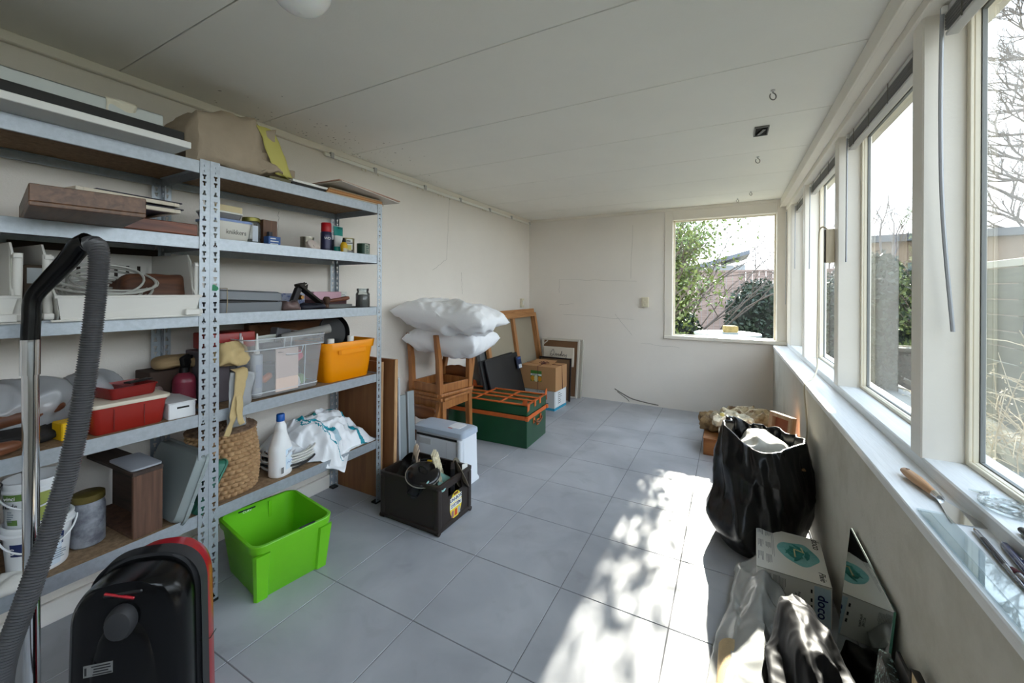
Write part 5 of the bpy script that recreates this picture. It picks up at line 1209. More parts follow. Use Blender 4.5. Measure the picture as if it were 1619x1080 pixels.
def pillow(label, loc, R, w, d, h, seed):
    t = thing('pillow', label, 'pillow', loc, R[2], 'white pillows on the chairs', R[0], R[1])
    def f(s):
        def g(u, v):
            x, y = 2*u-1, 2*v-1
            e = (1-x**6)*(1-y**6); pin = (1-.10*(1-abs(x)**2)*abs(y)**3)*(1)
            px = x*w/2*(1-.07*(1-y*y)*0-.06*(y*y)*(1-abs(x)*.0)*0)*(1-.05*(1-x*x)*0); 
            px = x*w/2*(1-.07*math.cos(y*PI/2)*abs(x)**4); py = y*d/2*(1-.09*math.cos(x*PI/2)*abs(y)**4)
            z = s*h/2*((1-x*x)**.34)*((1-y*y)**.34)*max(0, e)**.2
            p = Vector((px, py, z))
            k = (ridge(p, 5, seed)-.5)*.030+noise.noise(p*9+Vector((seed, 0, 0)))*.012+(ridge(p, 11, seed+3)-.5)*.016
            return p+Vector((.2*k, .2*k, s*k*min(1, 6*abs(z)/h)))
        return g
    mb = MB(); mb.grid(f(1), 60, 44); mb.grid(f(-1), 60, 44); o = mb.build('pillow_body', M_pill, t, 1.3, weld=True)
    return t
pillow('white pillow sagging between the upturned chair legs, under the other pillow', (-2.0, 2.68, .925), (.03, .03, .10), .66, .46, .27, 2)
pillow('white pillow lying topmost on the upturned chair', (-1.92, 2.56, 1.11), (-.04, .10, .10), .80, .50, .25, 5)

# green trunk
M_tg = mat('trunk_green', (16, 72, 42), .3, var=.2, vs=10, coat=.2); M_to = mat('trunk_orange', (204, 100, 42), .5, var=.2, vs=14)
t = thing('trunk', 'dark green travel trunk with orange bands and corners by the left wall', 'trunk', (-1.875, 3.215, 0), .035)
tw, td, th_, tl = .79, .43, .355, .265
MB().b2(-tw/2, tw/2, -td/2, td/2, 0, tl-.002, .006, 2).build('trunk_body', M_tg, t)
MB().b2(-tw/2-.003, tw/2+.003, -td/2-.003, td/2+.003, tl+.002, th_, .010, 2).build('trunk_lid', M_tg, t)
mb = MB(); mb.rings([[Vector((x, y, z)) for x, y in rrect(tw+k, td+k, .012)] for z, k in ((tl-.030, .010), (tl-.030, .016), (tl+.004, .016), (tl+.004, .010))], cap0=False, cap1=False); mb.build('lid_band', M_to, t)
for y in (-td/2+.012, -.055, .055, td/2-.012):
    MB().b2(-tw/2-.002, tw/2+.004, y-.013, y+.013, th_, th_+.010, .002, 1).build('top_slat', M_to, t)
for x in (-tw/2+.012, -.13, .13, tw/2-.012):
    MB().b2(x-.012, x+.012, -td/2-.002, td/2+.002, th_-.001, th_+.006, .002, 1).build('cross_band', M_to, t)
for sx in (-1, 1):
    for sy in (-1, 1):
        mb = MB()
        def cap(k): return sx*(tw/2+.005), sy*(td/2+.005)
        X, Y = sx*(tw/2+.006), sy*(td/2+.006)
        mb.prism([(0, 0), (.05, 0), (.035, -.045), (.0, -.055)], .003, Matrix.Translation((X, Y, th_+.008)) @ axes((-sx, 0, 0), (0, sy, 0)).to_4x4())
        mb.prism([(0, 0), (.05, 0), (.035, -.045), (.0, -.055)], .003, Matrix.Translation((X, Y, th_+.008)) @ axes((0, -sy, 0), (sx, 0, 0)).to_4x4())
        mb.prism([(0, 0), (-sx*.05, 0), (-sx*.05, -sy*.02), (-sx*.02, -sy*.05), (0, -sy*.05)], .003, Matrix.Translation((X, Y, th_+.0085)))
        mb.build('corner_cap', M_to, t)
        mb = MB(); mb.box((sx*(tw/2+.004), sy*(td/2+.004), tl-.016), (.03, .03, .032), None, .006); mb.build('band_corner', M_to, t)
for y in (-.055, .055):
    mb = MB(); mb.box((tw/2+.006, y, th_-.012), (.006, .03, .05), None, .002); mb.build('slat_end', M_to, t)
mb = MB(); mb.tube(spline([(tw/2+.004, -.075, .20), (tw/2+.022, -.07, .195), (tw/2+.026, 0, .172), (tw/2+.022, .07, .195), (tw/2+.004, .075, .20)], 6), .006, 8)
mb.build('side_handle', mat('handle_leather', (120, 70, 40), .6), t, SM)
for y in (-.075, .075):
    mb = MB(); mb.box((tw/2+.004, y, .20), (.008, .03, .045), None, .003); mb.build('handle_plate', M_to, t)
mb = MB(); mb.box((tw/2+.004, .018, .165), (.008, .055, .05), None, .003); mb.build('label_frame', M_to, t)
MB().box((tw/2+.009, .018, .165), (.002, .036, .03)).build('label_card', M_tg, t)

# canvases against the left wall
W_str = wood('stretcher_pine', (190, 138, 86), (150, 100, 56), 4, 1, .6)
W_strz = wood('stretcher_pine_up', (186, 134, 84), (148, 98, 56), 4, 2, .6)
M_linen = mat('raw_linen', (158, 148, 130), .9, var=.06, vs=4, bump=.1, bs=300)
t = thing('canvas_stretcher', 'large stretched canvas seen from behind with a pine frame, leaning on the left wall', 'canvas', (-2.08, 4.155, .004), 0, None, 0, -.165)
L, Hc = 1.22, 1.10
mb = MB(); mb.b2(-.018, -.016, -L/2, L/2, 0, Hc); mb.build('linen', M_linen, t)
MB().b2(-.0155, .022, -L/2, L/2, Hc-.055, Hc, .002, 1).build('top_bar', W_str, t); MB().b2(-.0155, .022, -L/2, L/2, 0, .055, .002, 1).build('bottom_bar', W_str, t)
for y in (-L/2+.0275, L/2-.0275, .03): MB().b2(-.0155, .020, y-.027, y+.027, .055, Hc-.055, .002, 1).build('upright_bar', W_strz, t)
mb = MB(); mb.b2(.0225, .045, -L/2+.02, L/2-.0, Hc-.10, Hc-.052, .002, 1); mb.build('second_bar', W_str, t)
mb = MB(); mb.b2(.0225, .045, L/2-.055, L/2, .0, Hc-.10, .002, 1); mb.build('second_upright', W_strz, t)
t = thing('grey_canvas', 'grey-edged canvas standing behind the pine stretcher frame', 'canvas', (-2.132, 4.08, .004), 0, None, 0, -.165)
MB().b2(-.02, .02, -.63, .3, 0, 1.085, .002, 1).build('canvas_body', mat('canvas_grey', (96, 98, 100), .8), t)
M_fold = mat('folder_black', (20, 20, 22), .5)
for i, (x, dy, a, lab) in enumerate(((-1.94, 0, -.26, 'black portfolio folder leaning on the canvas, nearest the room'), (-1.985, -.05, -.235, 'black portfolio folder sandwiched behind the front one'))):
    t = thing('portfolio', lab, 'portfolio', (x, 3.70+dy, .004), .03, 'black portfolio folders', 0, a)
    MB().b2(-.010, .010, -.36, .34, 0, .645, .004, 2).build('folder_cover', M_fold, t)
    MB().b2(-.012, .012, -.362, -.352, 0, .647, .003, 1).build('folder_spine', mat('folder_spine', (34, 34, 38), .4), t)
t = thing('blister_pack', 'small dark blue packaged item leaning on the canvas above the portfolios', 'packet', (-2.035, 3.98, .53), 0, None, 0, -.2)
MB().b2(-.008, .008, -.05, .05, 0, .13, .003, 1).build('pack_card', mat('pack_navy', (28, 38, 66), .5), t)
MB().b2(.0085, .011, -.03, .035, .005, .045, .002, 1).build('pack_window', mat('pack_white', (200, 204, 210), .4), t)
MB().b2(.0085, .010, -.03, .035, .10, .12).build('pack_print', mat('pack_blue', (60, 90, 160), .5), t)
t.location.z = .46
# pictures leaning on the back wall
t = thing('framed_picture', 'white-framed picture turned to the back wall in the far left corner', 'picture', (-1.875, 4.72, .004), 0, None, -.15)
MB().b2(-.245, .225, -.004, .004, .01, .70).build('picture_back', mat('back_card', (120, 88, 62), .8, var=.1, vs=6), t)
for k, (x0, x1, z0, z1) in enumerate(((-.26, .245, .69, .712), (-.26, -.235, 0, .69), (.222, .245, 0, .69), (-.235, .222, 0, .02))):
    MB().b2(x0, x1, -.012, .018, z0, z1, .002, 1).build('frame_bar', mat('frame_white', (206, 200, 188), .6), t)
mb = MB(); mb.box((-.21, -.008, .66), (.07, .005, .012), rot(0, -.7)); mb.build('corner_brace', mat('frame_white', (206, 200, 188)), t)
t = thing('framed_picture', 'pale narrow-edged picture standing flush behind the white-framed one', 'picture', (-1.835, 4.755, .004), 0, None, -.115)
for k, (x0, x1, z0, z1) in enumerate(((-.24, .245, .69, .715), (-.24, -.22, 0, .69), (.225, .245, 0, .69))):
    MB().b2(x0, x1, 0, .03, z0, z1, .002, 1).build('frame_bar', mat('frame_grey', (186, 182, 172), .6), t)
MB().b2(-.22, .225, .012, .018, 0, .69).build('picture_board', mat('frame_white', (206, 200, 188)), t)
t = thing('brown_paper_board', 'pale paper sheet with handwriting fixed on the white-framed picture back', 'sheet', (-1.84, 4.60, .43), 0, None, -.12)
t.name = 'handwritten_sheet'
mb = MB(); mb.grid(lambda u, v: disp(Vector((-.20+.41*u, -.002, -.02+.225*v)), .006, 9, 4), 18, 12); mb.build('sheet_paper', mat('sheet_paper', (206, 198, 184), .85), t, 1.2, solid=.001)
mb = MB(); mb.tube(spline([(-.09, -.008, .13), (-.06, -.008, .175), (-.045, -.008, .13), (-.075, -.008, .09), (-.09, -.008, .12), (-.03, -.008, .10), (-.02, -.008, .13), (-.01, -.008, .10), (.01, -.008, .125), (.02, -.008, .10), (.045, -.008, .125), (.04, -.008, .10), (.055, -.008, .16), (.058, -.008, .10), (.085, -.008, .125), (.09, -.008, .10), (.12, -.008, .12), (.105, -.008, .07), (.09, -.008, .06)], 5), .0022, 5); mb.build('handwriting', mat('pen_ink', (60, 58, 64), .6), t)
t = thing('framed_picture', 'thin black-framed picture leaning in front of the white-framed one', 'picture', (-1.86, 4.545, .004), .0, None, -.10)
MB().b2(-.20, .19, -.003, .003, .01, .50).build('picture_back', mat('back_card2', (126, 98, 72), .8, var=.1, vs=6), t)
for k, (x0, x1, z0, z1) in enumerate(((-.215, .205, .49, .508), (-.215, -.195, 0, .49), (.187, .205, 0, .49))):
    MB().b2(x0, x1, -.010, .012, z0, z1, .002, 1).build('frame_bar', mat('frame_black', (34, 24, 24), .5), t)
# boxes
t = thing('paper_box', 'white copy-paper box with a blue stripe under the brown carton', 'box', (-1.875, 4.255, 0), -.06)
M_pb = mat('paper_box', (198, 200, 200), .6)
MB().b2(-.22, .22, -.155, .155, 0, .218, .002, 1).build('box_body', M_pb, t)
mb = MB(); mb.b2(-.2205, .2208, -.1558, .1555, .006, .036, .001, 1); mb.build('box_stripe', mat('stripe_blue', (40, 150, 186), .5), t)
MB().b2(.2205, .2215, -.13, .13, .04, .21).build('box_label', mat('label_white2', (226, 230, 232), .5), t)
bars('box_print', I_blk, t, (.2222, -.07, .19), axes((0, 1, 0), (1, 0, 0)), 6, .10, .022, .006)
text('box_lettering', 'Cut here folding', .022, I_blk, t, (.06, -.1562, .205), axes((1, 0, 0), (0, -1, 0)))
text('box_lettering', 'PAC', .05, I_blk, t, (.10, -.1562, .065), axes((1, 0, 0), (0, -1, 0)), bold=.0015)
t = thing('cardboard_carton', 'brown cardboard carton tied with dark red string, on the white paper box', 'carton', (-1.86, 4.255, .2195), -.03)
M_cb = mat('carton_brown', (178, 134, 92), .75, var=.06, vs=5)
MB().b2(-.225, .215, -.165, .15, 0, .262, .004, 2).build('carton_body', M_cb, t)
mb = MB(); mb.box((-.03, .05, .275), (.26, .17, .003), rot(.14)); mb.build('carton_flap', M_cb, t)
M_rib = mat('string_red', (84, 30, 44), .6)
for P_ in ([(.0, -.168, .0), (.0, -.168, .263), (.0, .15, .267)], [(-.226, .0, .265), (.217, .0, .265), (.219, .02, .0)]):
    MB().tube(spline(P_, 8) if len(P_) < 3 else P_, .0028, 6).build('string', M_rib, t, SM)
for k in range(6):
    a = k*1.05; MB().tube(spline([(0, 0, .268), (.035*math.cos(a), .035*math.sin(a), .285), (.055*math.cos(a+.3), .055*math.sin(a+.3), .272), (.01*math.cos(a), .01*math.sin(a), .268)], 5), .0028, 6).build('bow_loop', M_rib, t, SM)
MF = axes((1, 0, 0), (0, -1, 0))
MB().b2(-.09, .045, -.1665, -.1655, .09, .21).build('picture_label', mat('label_green', (70, 120, 50), .5), t)
MB().b2(-.09, .045, -.1672, -.1666, .155, .175).build('label_strip', mat('label_white2', (226, 230, 232)), t)
for x, r, c in ((-.065, .030, (214, 150, 40)), (-.022, .036, (220, 216, 170)), (.022, .030, (206, 140, 40))):
    MB().prism([(r*.75*math.cos(2*PI*k/24), r*math.sin(2*PI*k/24)) for k in range(24)], .0006, Matrix.Translation((x, -.1668, .122)) @ MF.to_4x4()).build('fruit_print', mat('fruit_%d' % c[1], c, .5), t)
bars('label_print', mat('leaf_label', (66, 96, 52)), t, (-.075, -.1676, .172), MF, 2, .10, .008, .004)
# ------------------------------------------------------------------ floor, right side
W_pb = wood('pine_box', (178, 122, 70), (140, 88, 46), 3, 0, .6)
t = thing('wooden_box', 'flat orange-brown wooden box on the floor near the far right corner', 'wooden box', (.06, 3.86, 0), .0)
MB().b2(-.235, .30, -.25, .35, 0, .128, .003, 1).build('box_body', W_pb, t)
MB().b2(-.238, .303, -.253, .353, .1285, .136, .002, 1).build('box_lid', W_pb, t)
mb = MB(); mb.b2(-.045, -.043, -.2515, -.2505, .008, .12); mb.build('board_joint', M_dark, t)
mb = MB(); mb.box((.16, -.2515, .06), (.10, .003, .012), None, .001); mb.build('box_batten', W_pb, t)
t = thing('white_carton', 'white cardboard box on the wooden box, beneath the crumpled papers', 'box', (.075, 3.735, .1365), .02)
MB().b2(-.14, .20, -.12, .12, 0, .062, .003, 1).build('box_body', mat('cream_box', (220, 214, 198), .6), t)
MB().b2(-.143, .203, -.123, .123, .055, .075, .003, 1).build('box_lid', mat('cream_box', (220, 214, 198)), t)
for i, (x, y, z, w, d, h, c, c2, lab, sd, cr) in enumerate((
    (-.105, 3.93, .137, .22, .28, .12, (150, 124, 88), (96, 74, 52), 'crumpled brown paper hanging over the near left edge of the wooden box', 3, .045),
    (.03, 3.79, .212, .30, .22, .085, (222, 214, 192), (150, 140, 120), 'crumpled cream cloth lying on top of the white box', 8, .050),
    (.16, 4.04, .137, .40, .30, .16, (196, 180, 148), (110, 82, 52), 'large crumple of cream and brown wrapping paper at the back of the wooden box', 12, .05),
    (.30, 4.30, .0, .20, .20, .24, (120, 92, 66), (66, 48, 36), 'dark brown paper heap in the far right corner behind the wooden box', 15, .05))):
    mb = MB(); blob(mb, w, d, h, 90, 50, .6, .7, .02, 9, cr, 12, seed=sd, flat=.004)
    for v in mb.bm.verts: v.co += noise.noise_vector(v.co*26+Vector((sd, 0, 0)))*.010; v.co.z = max(v.co.z, .001)
    o = mb.build('crumpled_paper', mat('crumple_%d' % i, c, .85, col2=c2, vs=7, contrast=(.38, .5)), None, .6, loc=(x, y, z)); tag(o, lab, 'cloth' if i == 1 else 'paper')
mb = MB(); mb.lathe([(0, -.022), (.016, -.016), (.022, 0), (.016, .016), (0, .022)], 18); mb.wobble(.004, 30); o = mb.build('yellow_ball', mat('pale_yellow', (222, 206, 130), .7), None, 1, loc=(-.04, 3.78, .292)); tag(o, 'small pale yellow ball on top of the crumpled cream cloth', 'ball')
t = thing('wooden_stretcher', 'pale narrow wooden frame leaning on the right wall behind the black bag', 'frame', (.265, 3.12, .0), .7, None, 0, .13)
W_fr = wood('frame_pale', (222, 190, 156), (196, 152, 112), 6, 2, .6)
for x0, x1, y0, y1, z0, z1 in ((-.02, .02, -.085, -.06, 0, .52), (-.02, .02, .06, .085, 0, .52), (-.02, .02, -.06, .06, .495, .52), (-.02, .02, -.06, .06, .0, .03), (-.02, .02, -.06, .06, .36, .375)):
    MB().b2(x0, x1, y0, y1, z0, z1, .002, 1).build('frame_bar', W_fr, t)
MB().b2(.012, .016, -.06, .06, .03, .495).build('frame_back', mat('terracotta', (178, 104, 74), .7), t)

# black rubbish bag
M_bag = mat('bin_bag', (8, 8, 9), .27, spec=.55, bump=.32, bs=17, stretch=(1, 1, .45))
t = thing('rubbish_bag', 'full open black rubbish bag standing on the floor by the right wall', 'rubbish bag', (.165, 2.60, 0), 0)
NB, MBV = 150, 90
def rimz(ca, sa): return .515+.075*max(0, -ca)**1.5+.05*max(0, ca*.75-sa*.5)**3+.02*sa
def bagp(u, v):
    a = 2*PI*u; ca, sa = math.cos(a), math.sin(a)
    if v < .78:
        k = v/.78
        rx = .205*(1-.10*(1-k)**3)*(1+.10*math.sin(PI*k)**2); ry = .26*(1-.06*(1-k)**3)
        rx *= 1-.30*max(0, k-.72)/.28*(.4); ry *= 1-.25*max(0, k-.70)/.30
        ht = rimz(ca, sa)
        z = ht*k
        bul = .075*math.exp(-((k-.18)/.22)**2)*max(0, math.cos(a-PI*1.22))**2
        x, y = (rx+bul)*ca, (ry+bul*2.2)*sa
        x += .0
    else:
        k = (v-.78)/.22
        ht = rimz(ca, sa)
        z = ht+.012*math.sin(PI*min(1, k*3))-.20*k**1.1
        s = 1-.22*k**.7-.02
        x, y = .205*.88*s*ca, .26*.75*s*sa
    p = Vector((x, y, z))
    w = min(1, z*9)
    q = Vector((a*1.6, z*3.2, 0))
    fold = (ridge(Vector((math.cos(a)*2.6+z*1.2, math.sin(a)*2.6-z*1.5, z*1.6)), .95, 2)-.5)*.034+(ridge(Vector((ca*2+z*2, sa*2, z*2.2)), 1.6, 6)-.5)*.012
    fine = (ridge(Vector((p.x*1.6, p.y*1.6, p.z*.6)), 12, 3)-.5)*.004
    p += Vector((ca, sa, .25))*(fold+fine)*w
    p.z = max(p.z, .0)
    p.x = min(p.x, .226)
    return p
mb = MB(); mb.grid(bagp, NB, MBV, True); mb.build('bag_film', M_bag, t, 1.4)
mb = MB(); blob(mb, .26, .30, .20, 60, 34, .7, .7, .02, 9, .03, 9, seed=44); mb.build('bag_contents', mat('white_waste', (228, 224, 212), .7, var=.15, vs=8), t, 1.2, loc=(.0, .03, .315))
mb = MB(); mb.box((.0, .0, .0), (.14, .10, .006), rot(.25, .1, .3)); o = mb.build('brown_waste', mat('brown_waste', (124, 96, 62), .7), t, loc=(.10, -.10, .44))

# white parcel box with teal print
M_bx = mat('parcel_white', (226, 225, 220), .5)
t = thing('printed_box', 'white printed box with a teal picture on its top, on the floor by the wall', 'box', (.243, 2.155, 0), -.045)
bw, bd, bh = .252, .35, .163
MB().b2(-bw/2, bw/2, -bd/2, bd/2, 0, bh, .002, 1).build('box_body', M_bx, t)
mb = MB(); mb.b2(-bw/2-.0012, bw/2+.0012, -bd/2-.0016, -bd/2-.0006, bh-.0015, bh+.0012); mb.build('flap_edge', mat('parcel_shade', (170, 168, 160), .6), t)
RT = axes((0, -1, 0), (0, 0, 1))
M_t1 = mat('teal_wash', (138, 196, 196), .5, col2=(96, 168, 170), vs=14); M_t2 = mat('teal_leaf', (26, 118, 112), .5, col2=(66, 150, 142), vs=20); M_gold = mat('pale_gold', (216, 206, 160), .4)
mb = MB(); q = random.Random(5)
mb.prism([(.085*(1+.08*math.sin(3*a+1)+.05*math.sin(5*a))*math.cos(a)+.0, .072*(1+.07*math.sin(2*a)+.05*math.sin(4*a+2))*math.sin(a)) for a in [2*PI*k/60 for k in range(60)]], .0006, Matrix.Translation((.030, .01, bh+.0004)) @ RT.to_4x4()); pc = mb.build('picture_wash', M_t1, t)
for k in range(16):
    a = q.uniform(0, 2*PI); r = q.uniform(.005, .05); x, y = .028+r*math.cos(a)*.8, .012+r*math.sin(a); an = q.uniform(-.5, .9); l = q.uniform(.02, .04); w = q.uniform(.006, .014)
    MB().prism([(-l, 0), (-l*.3, w), (l*.5, w*.8), (l, 0), (l*.3, -w), (-l*.5, -w*.7)], .0004, Matrix.Translation((x, y, bh+.0012+.0001*k)) @ rot(0, 0, an) @ RT.to_4x4()).build('picture_leaf', M_t2, pc)
mb = MB(); mb.tube([(.045, .055, bh+.004), (.052, .022, bh+.004), (.018, .03, bh+.004), (.018, -.028, bh+.004)], .0032, 6); mb.build('picture_motif', M_gold, pc)
text('box_lettering', 'doco', .042, I_blk, t, (.105, .125, bh+.0006), RT)
text('box_lettering', 'Pixie', .032, I_blk, t, (.102, -.120, bh+.0006), RT, shear=.3)
for i, (x, y0) in enumerate(((-.115, .14), (-.115, .03), (-.115, -.07), (-.085, .13), (-.085, .02), (-.085, -.08))):
    bars('fine_print', mat('print_grey', (120, 120, 122), .6), t, (x+.016, y0+.02, bh+.0005), RT, 5, .07, .0045, .0018, i)
bars('fine_print', mat('print_grey', (120, 120, 122)), t, (-.058, .16, bh+.0005), RT, 2, .30, .006, .0014, 9)
RF = axes((0, 0, -1), (0, -1, 0))
MB().b2(.07, .122, -bd/2-.0012, -bd/2-.0006, .002, bh-.01).build('blue_band', mat('band_paleblue', (160, 196, 216), .5, col2=(206, 218, 224), vs=9), t)
text('box_lettering', 'doco', .046, mat('ink_blue', (24, 44, 110), .5), t, (.095, -bd/2-.0016, .075), RF, bold=.0006)
text('box_lettering', 'Pixie Natur\nACTIVE', .011, I_blk, t, (.015, -bd/2-.001, .085), RF)
for i, (x, z0) in enumerate(((-.075, .15), (-.025, .145), (-.025, .07), (-.045, .15))):
    bars('fine_print', mat('print_grey', (120, 120, 122)), t, (x, -bd/2-.0008, z0), RF, 6, .055, .004, .0016, 20+i)
MB().b2(-.108, -.088, -bd/2-.0012, -bd/2-.0006, .035, .055).build('picture_patch', mat('teal_patch', (70, 150, 176), .5), t)
mb = MB(); mb.tube([(-.116, -bd/2-.001, .068), (-.116, -bd/2-.001, .03)], .0006, 4); mb.build('picture_line', I_blk, t)
for z in (.12, .085, .058): MB().b2(.058, .064, -bd/2-.0012, -bd/2-.0006, z, z+.014).build('care_mark', I_blk, t)

# mirror
M_mir = mat('mirror_silver', (206, 212, 210), .03, 1.)
t = thing('mirror', 'frameless rectangular mirror leaning against the right wall beside the printed box', 'mirror', (.345, 1.622, .004), .0, None, 0, .085)
MB().b2(.0, .0035, -.215, .215, 0, .475, .0008, 1).build('mirror_glass', M_mir, t)
MB().b2(.0036, .0052, -.215, .215, 0, .475).build('mirror_back', mat('mirror_green', (46, 84, 72), .4), t)
mb = MB(); mb.b2(-.0002, .0052, -.2158, -.2151, 0, .475); mb.build('mirror_edge', mat('edge_green', (70, 120, 104), .25), t)
# black bag
M_blk2 = mat('bag_dull_black', (20, 20, 22), .5, spec=.2, bump=.15, bs=9, stretch=(1, .3, 1))
mb = MB()
def bb(u, v):
    y = -.34+.68*u; s = -1+2*v
    w = .085+.03*math.sin(u*5)+.02*u; hgt = .30*(math.sin(PI*min(1, .18+u*.72)))**.8*(1-.25*(u > .85)*(u-.85)/.15)
    z = hgt*max(0, 1-abs(s)**2.6)**.6
    p = Vector((w*s+.02*math.sin(u*7), y, z))
    f = (ridge(Vector((p.x*2.4+p.y*.8, p.y*.8, p.z)), 4.2, 3)-.5)*.055+(ridge(Vector((p.x*2, p.y*.5+p.x, p.z)), 9, 7)-.5)*.022+(ridge(p, 26, 2)-.5)*.004
    p += Vector((.6*s, .1, .8))*f*min(1, .25+z*5)
    p.z = max(p.z, 0); return p
mb.grid(bb, 120, 80); o = mb.build('black_bag', M_blk2, None, 1.3, loc=(.215, 1.50, .006)); o.rotation_euler = (0, 0, -.1); tag(o, 'crumpled empty black plastic bag in front of the printed box', 'bag')
# clear plastic sheet and the rolls under it
M_sheet = film('clear_sheet', (228, 230, 228), .55, .10, .9)
mb = MB()
def sh(u, v):
    y = 2.12-1.02*u; w = .20+.06*math.sin(u*2.2)
    x = -.035-.015*u+.06*math.sin(u*5+.4)*.35+w*v
    if u < .4: x += .05*(.4-u)/.4
    z = .012+.115*math.sin(PI*min(1, v*.92+.02))**.75+.012*math.sin(v*14+u*5)
    p = Vector((x, y, z))
    f = (ridge(Vector((p.x*2.5, p.y*.8, 0)), 4, 5)-.5)*.032+(ridge(p, 13, 2)-.5)*.010
    p.z = max(.004, p.z+f*min(1, z*12)); p.x += f*.4
    return p
mb.grid(sh, 110, 60); o = mb.build('clear_sheet', M_sheet, None, 1.3, solid=.0008); tag(o, 'crumpled clear plastic sheeting on the floor along the bags', 'plastic sheet')
t = thing('carpet_roll', 'beige carpet roll under the clear plastic sheeting at the bottom of the photo', 'roll', (.0, 1.30, .048), 0)
mb = MB(); mb.tube([(.0, -.55, 0), (.02, .32, 0)], .046, 28); mb.build('roll_body', mat('carpet_beige', (190, 166, 128), .95, var=.1, vs=60, bump=.3, bs=300), t, SM)
t = thing('foam_roll', 'white foam sheet roll lying beside the carpet roll under the sheeting', 'roll', (.095, 1.62, .042), 0)
mb = MB(); mb.tube([(.0, -.70, 0), (.0, .38, 0)], .040, 24); mb.build('roll_body', mat('foam_white', (200, 202, 196), .8), t, SM)
M_gran = mat('granite', (30, 36, 36), .25, col2=(112, 136, 134), vs=90, contrast=(.40, .46))
t = thing('granite_slab', 'dark speckled stone slab on the floor below the mirror', 'slab', (.30, 1.34, .0), .05)
MB().b2(-.10, .075, -.22, .18, 0, .03, .002, 1).build('slab_body', M_gran, t)
t = thing('granite_offcut', 'dark speckled stone piece standing upright against the near edge of the mirror', 'slab', (.325, 1.30, .031), -.06, None, 0, .10)
MB().b2(-.012, .012, -.19, .10, 0, .345, .002, 1).build('offcut_body', M_gran, t)
t = thing('dark_tile', 'dark grey tile corner rising behind the speckled stone piece', 'tile', (.348, 1.27, .004), 0, None, 0, .09)
MB().b2(-.004, .004, -.10, .10, 0, .40, .001, 1).build('tile_body', mat('slate', (58, 56, 56), .5), t)
t = thing('wooden_board', 'small light wooden board with a dark worn edge leaning on the right wall', 'board', (.372, 1.16, .004), .0, None, 0, .02)
MB().b2(-.008, .004, -.06, .09, 0, .445, .001, 1).build('board_body', wood('board_light', (210, 184, 140), (176, 146, 100), 5, 2), t)
mb = MB(); mb.b2(-.0095, .0055, .085, .0935, .0, .447, .002, 1); mb.b2(-.0095, .0055, -.06, .085, .4455, .4525, .002, 1); mb.build('board_edge', mat('burnt_edge', (40, 34, 30), .8), t)

# ------------------------------------------------------------------ on the window sill
ZS, ZT = .785, .82
t = thing('putty_knife', 'putty knife with a wooden handle and shiny blade on the window sill', 'putty knife', (.470, 1.43, ZS+.012), 0)
a = math.atan2(1.30-1.58, .489-.452)
Mk = axes((math.cos(a), math.sin(a), -.02), (0, 0, 1))
t.rotation_euler = Mk.to_euler()
hp = [(-.145, .005, .004), (-.14, .011, .008), (-.12, .014, .0105), (-.08, .0155, .012), (-.05, .013, .011), (-.02, .0095, .009), (.0, .009, .008)]
mb = MB(); mb.rings([[Vector((x, ry*math.cos(2*PI*k/20), rz*math.sin(2*PI*k/20))) for k in range(20)] for x, ry, rz in hp]); mb.build('handle', wood('knife_handle', (206, 164, 124), (176, 130, 92), 7, 0, .45), t, SM)
mb = MB(); mb.tube([(.0, 0, 0), (.004, 0, 0), (.018, 0, -.001), (.022, 0, -.001)], [.0098, .0102, .0085, .008], 18); mb.build('ferrule', mat('chrome', (226, 228, 230)), t, SM)
mb = MB(); mb.prism([(.02, -.0065), (.045, -.012), (.075, -.02), (.135, -.036), (.135, .036), (.075, .02), (.045, .012), (.02, .0065)], .0014, Matrix.Translation((0, 0, -.004)) @ rot(0, .035)); mb.build('blade', mat('blade_steel', (206, 206, 206), .10, 1.), t)
mb = MB(); mb.lathe([(.0045, -.0002), (.0045, .0004), (0, .0004)], 14, (-.125, 0, .0102)); mb.build('hang_hole', mat('hole_brown', (96, 62, 42), .8), t)
t = thing('glass_strip', 'rectangular clear glass strip lying on the front of the window sill', 'glass', (.432, 1.02, ZS+.0005), .0)
MB().b2(-.026, .026, -.42, .315, 0, .004, .0006, 1).build('strip_glass', film('strip_glass', (242, 247, 248), .96, .02, .45), t)
t = thing('glass_strip', 'second narrower glass strip lying under the first one on the sill edge', 'glass', (.411, 1.0, ZS+.0050), -.01)
t['label'] = 'narrow clear glass strip overlapping the wider one along the sill edge'
MB().b2(-.008, .010, -.42, .315, 0, .0035, .0006, 1).build('strip_glass', film('strip_glass', (222, 232, 236)), t)
def stick(name, label, cat, a, b, parts):
    a, b = Vector(a), Vector(b); t = thing(name, label, cat, a); d = (b-a); 
    t.rotation_euler = d.to_track_quat('X', 'Z').to_euler(); L = d.length
    for nm, k0, k1, r0, r1, m in parts:
        mb = MB(); mb.tube([(L*(k0+(k1-k0)*i/4), 0, 0) for i in range(5)], [r0+(r1-r0)*i/4 for i in range(5)], 14); mb.build(nm, m, t, SM)
    return t
M_silv = mat('silver_lacquer', (150, 152, 160), .2, .8)
stick('paint_brush', 'thin silver-handled artist brush lying on the sill beside the glass strip', 'paint brush', (.482, 1.275, ZS+.006), (.463, 1.04, ZS+.006), (('bristles', 0, .06, .0012, .0045, mat('bristle', (150, 126, 96), .9)), ('ferrule', .06, .2, .0045, .005, M_silv), ('handle', .2, .62, .0055, .005, mat('brush_black', (44, 44, 52), .2, .5)), ('handle_tip', .62, 1, .005, .002, M_silv)))
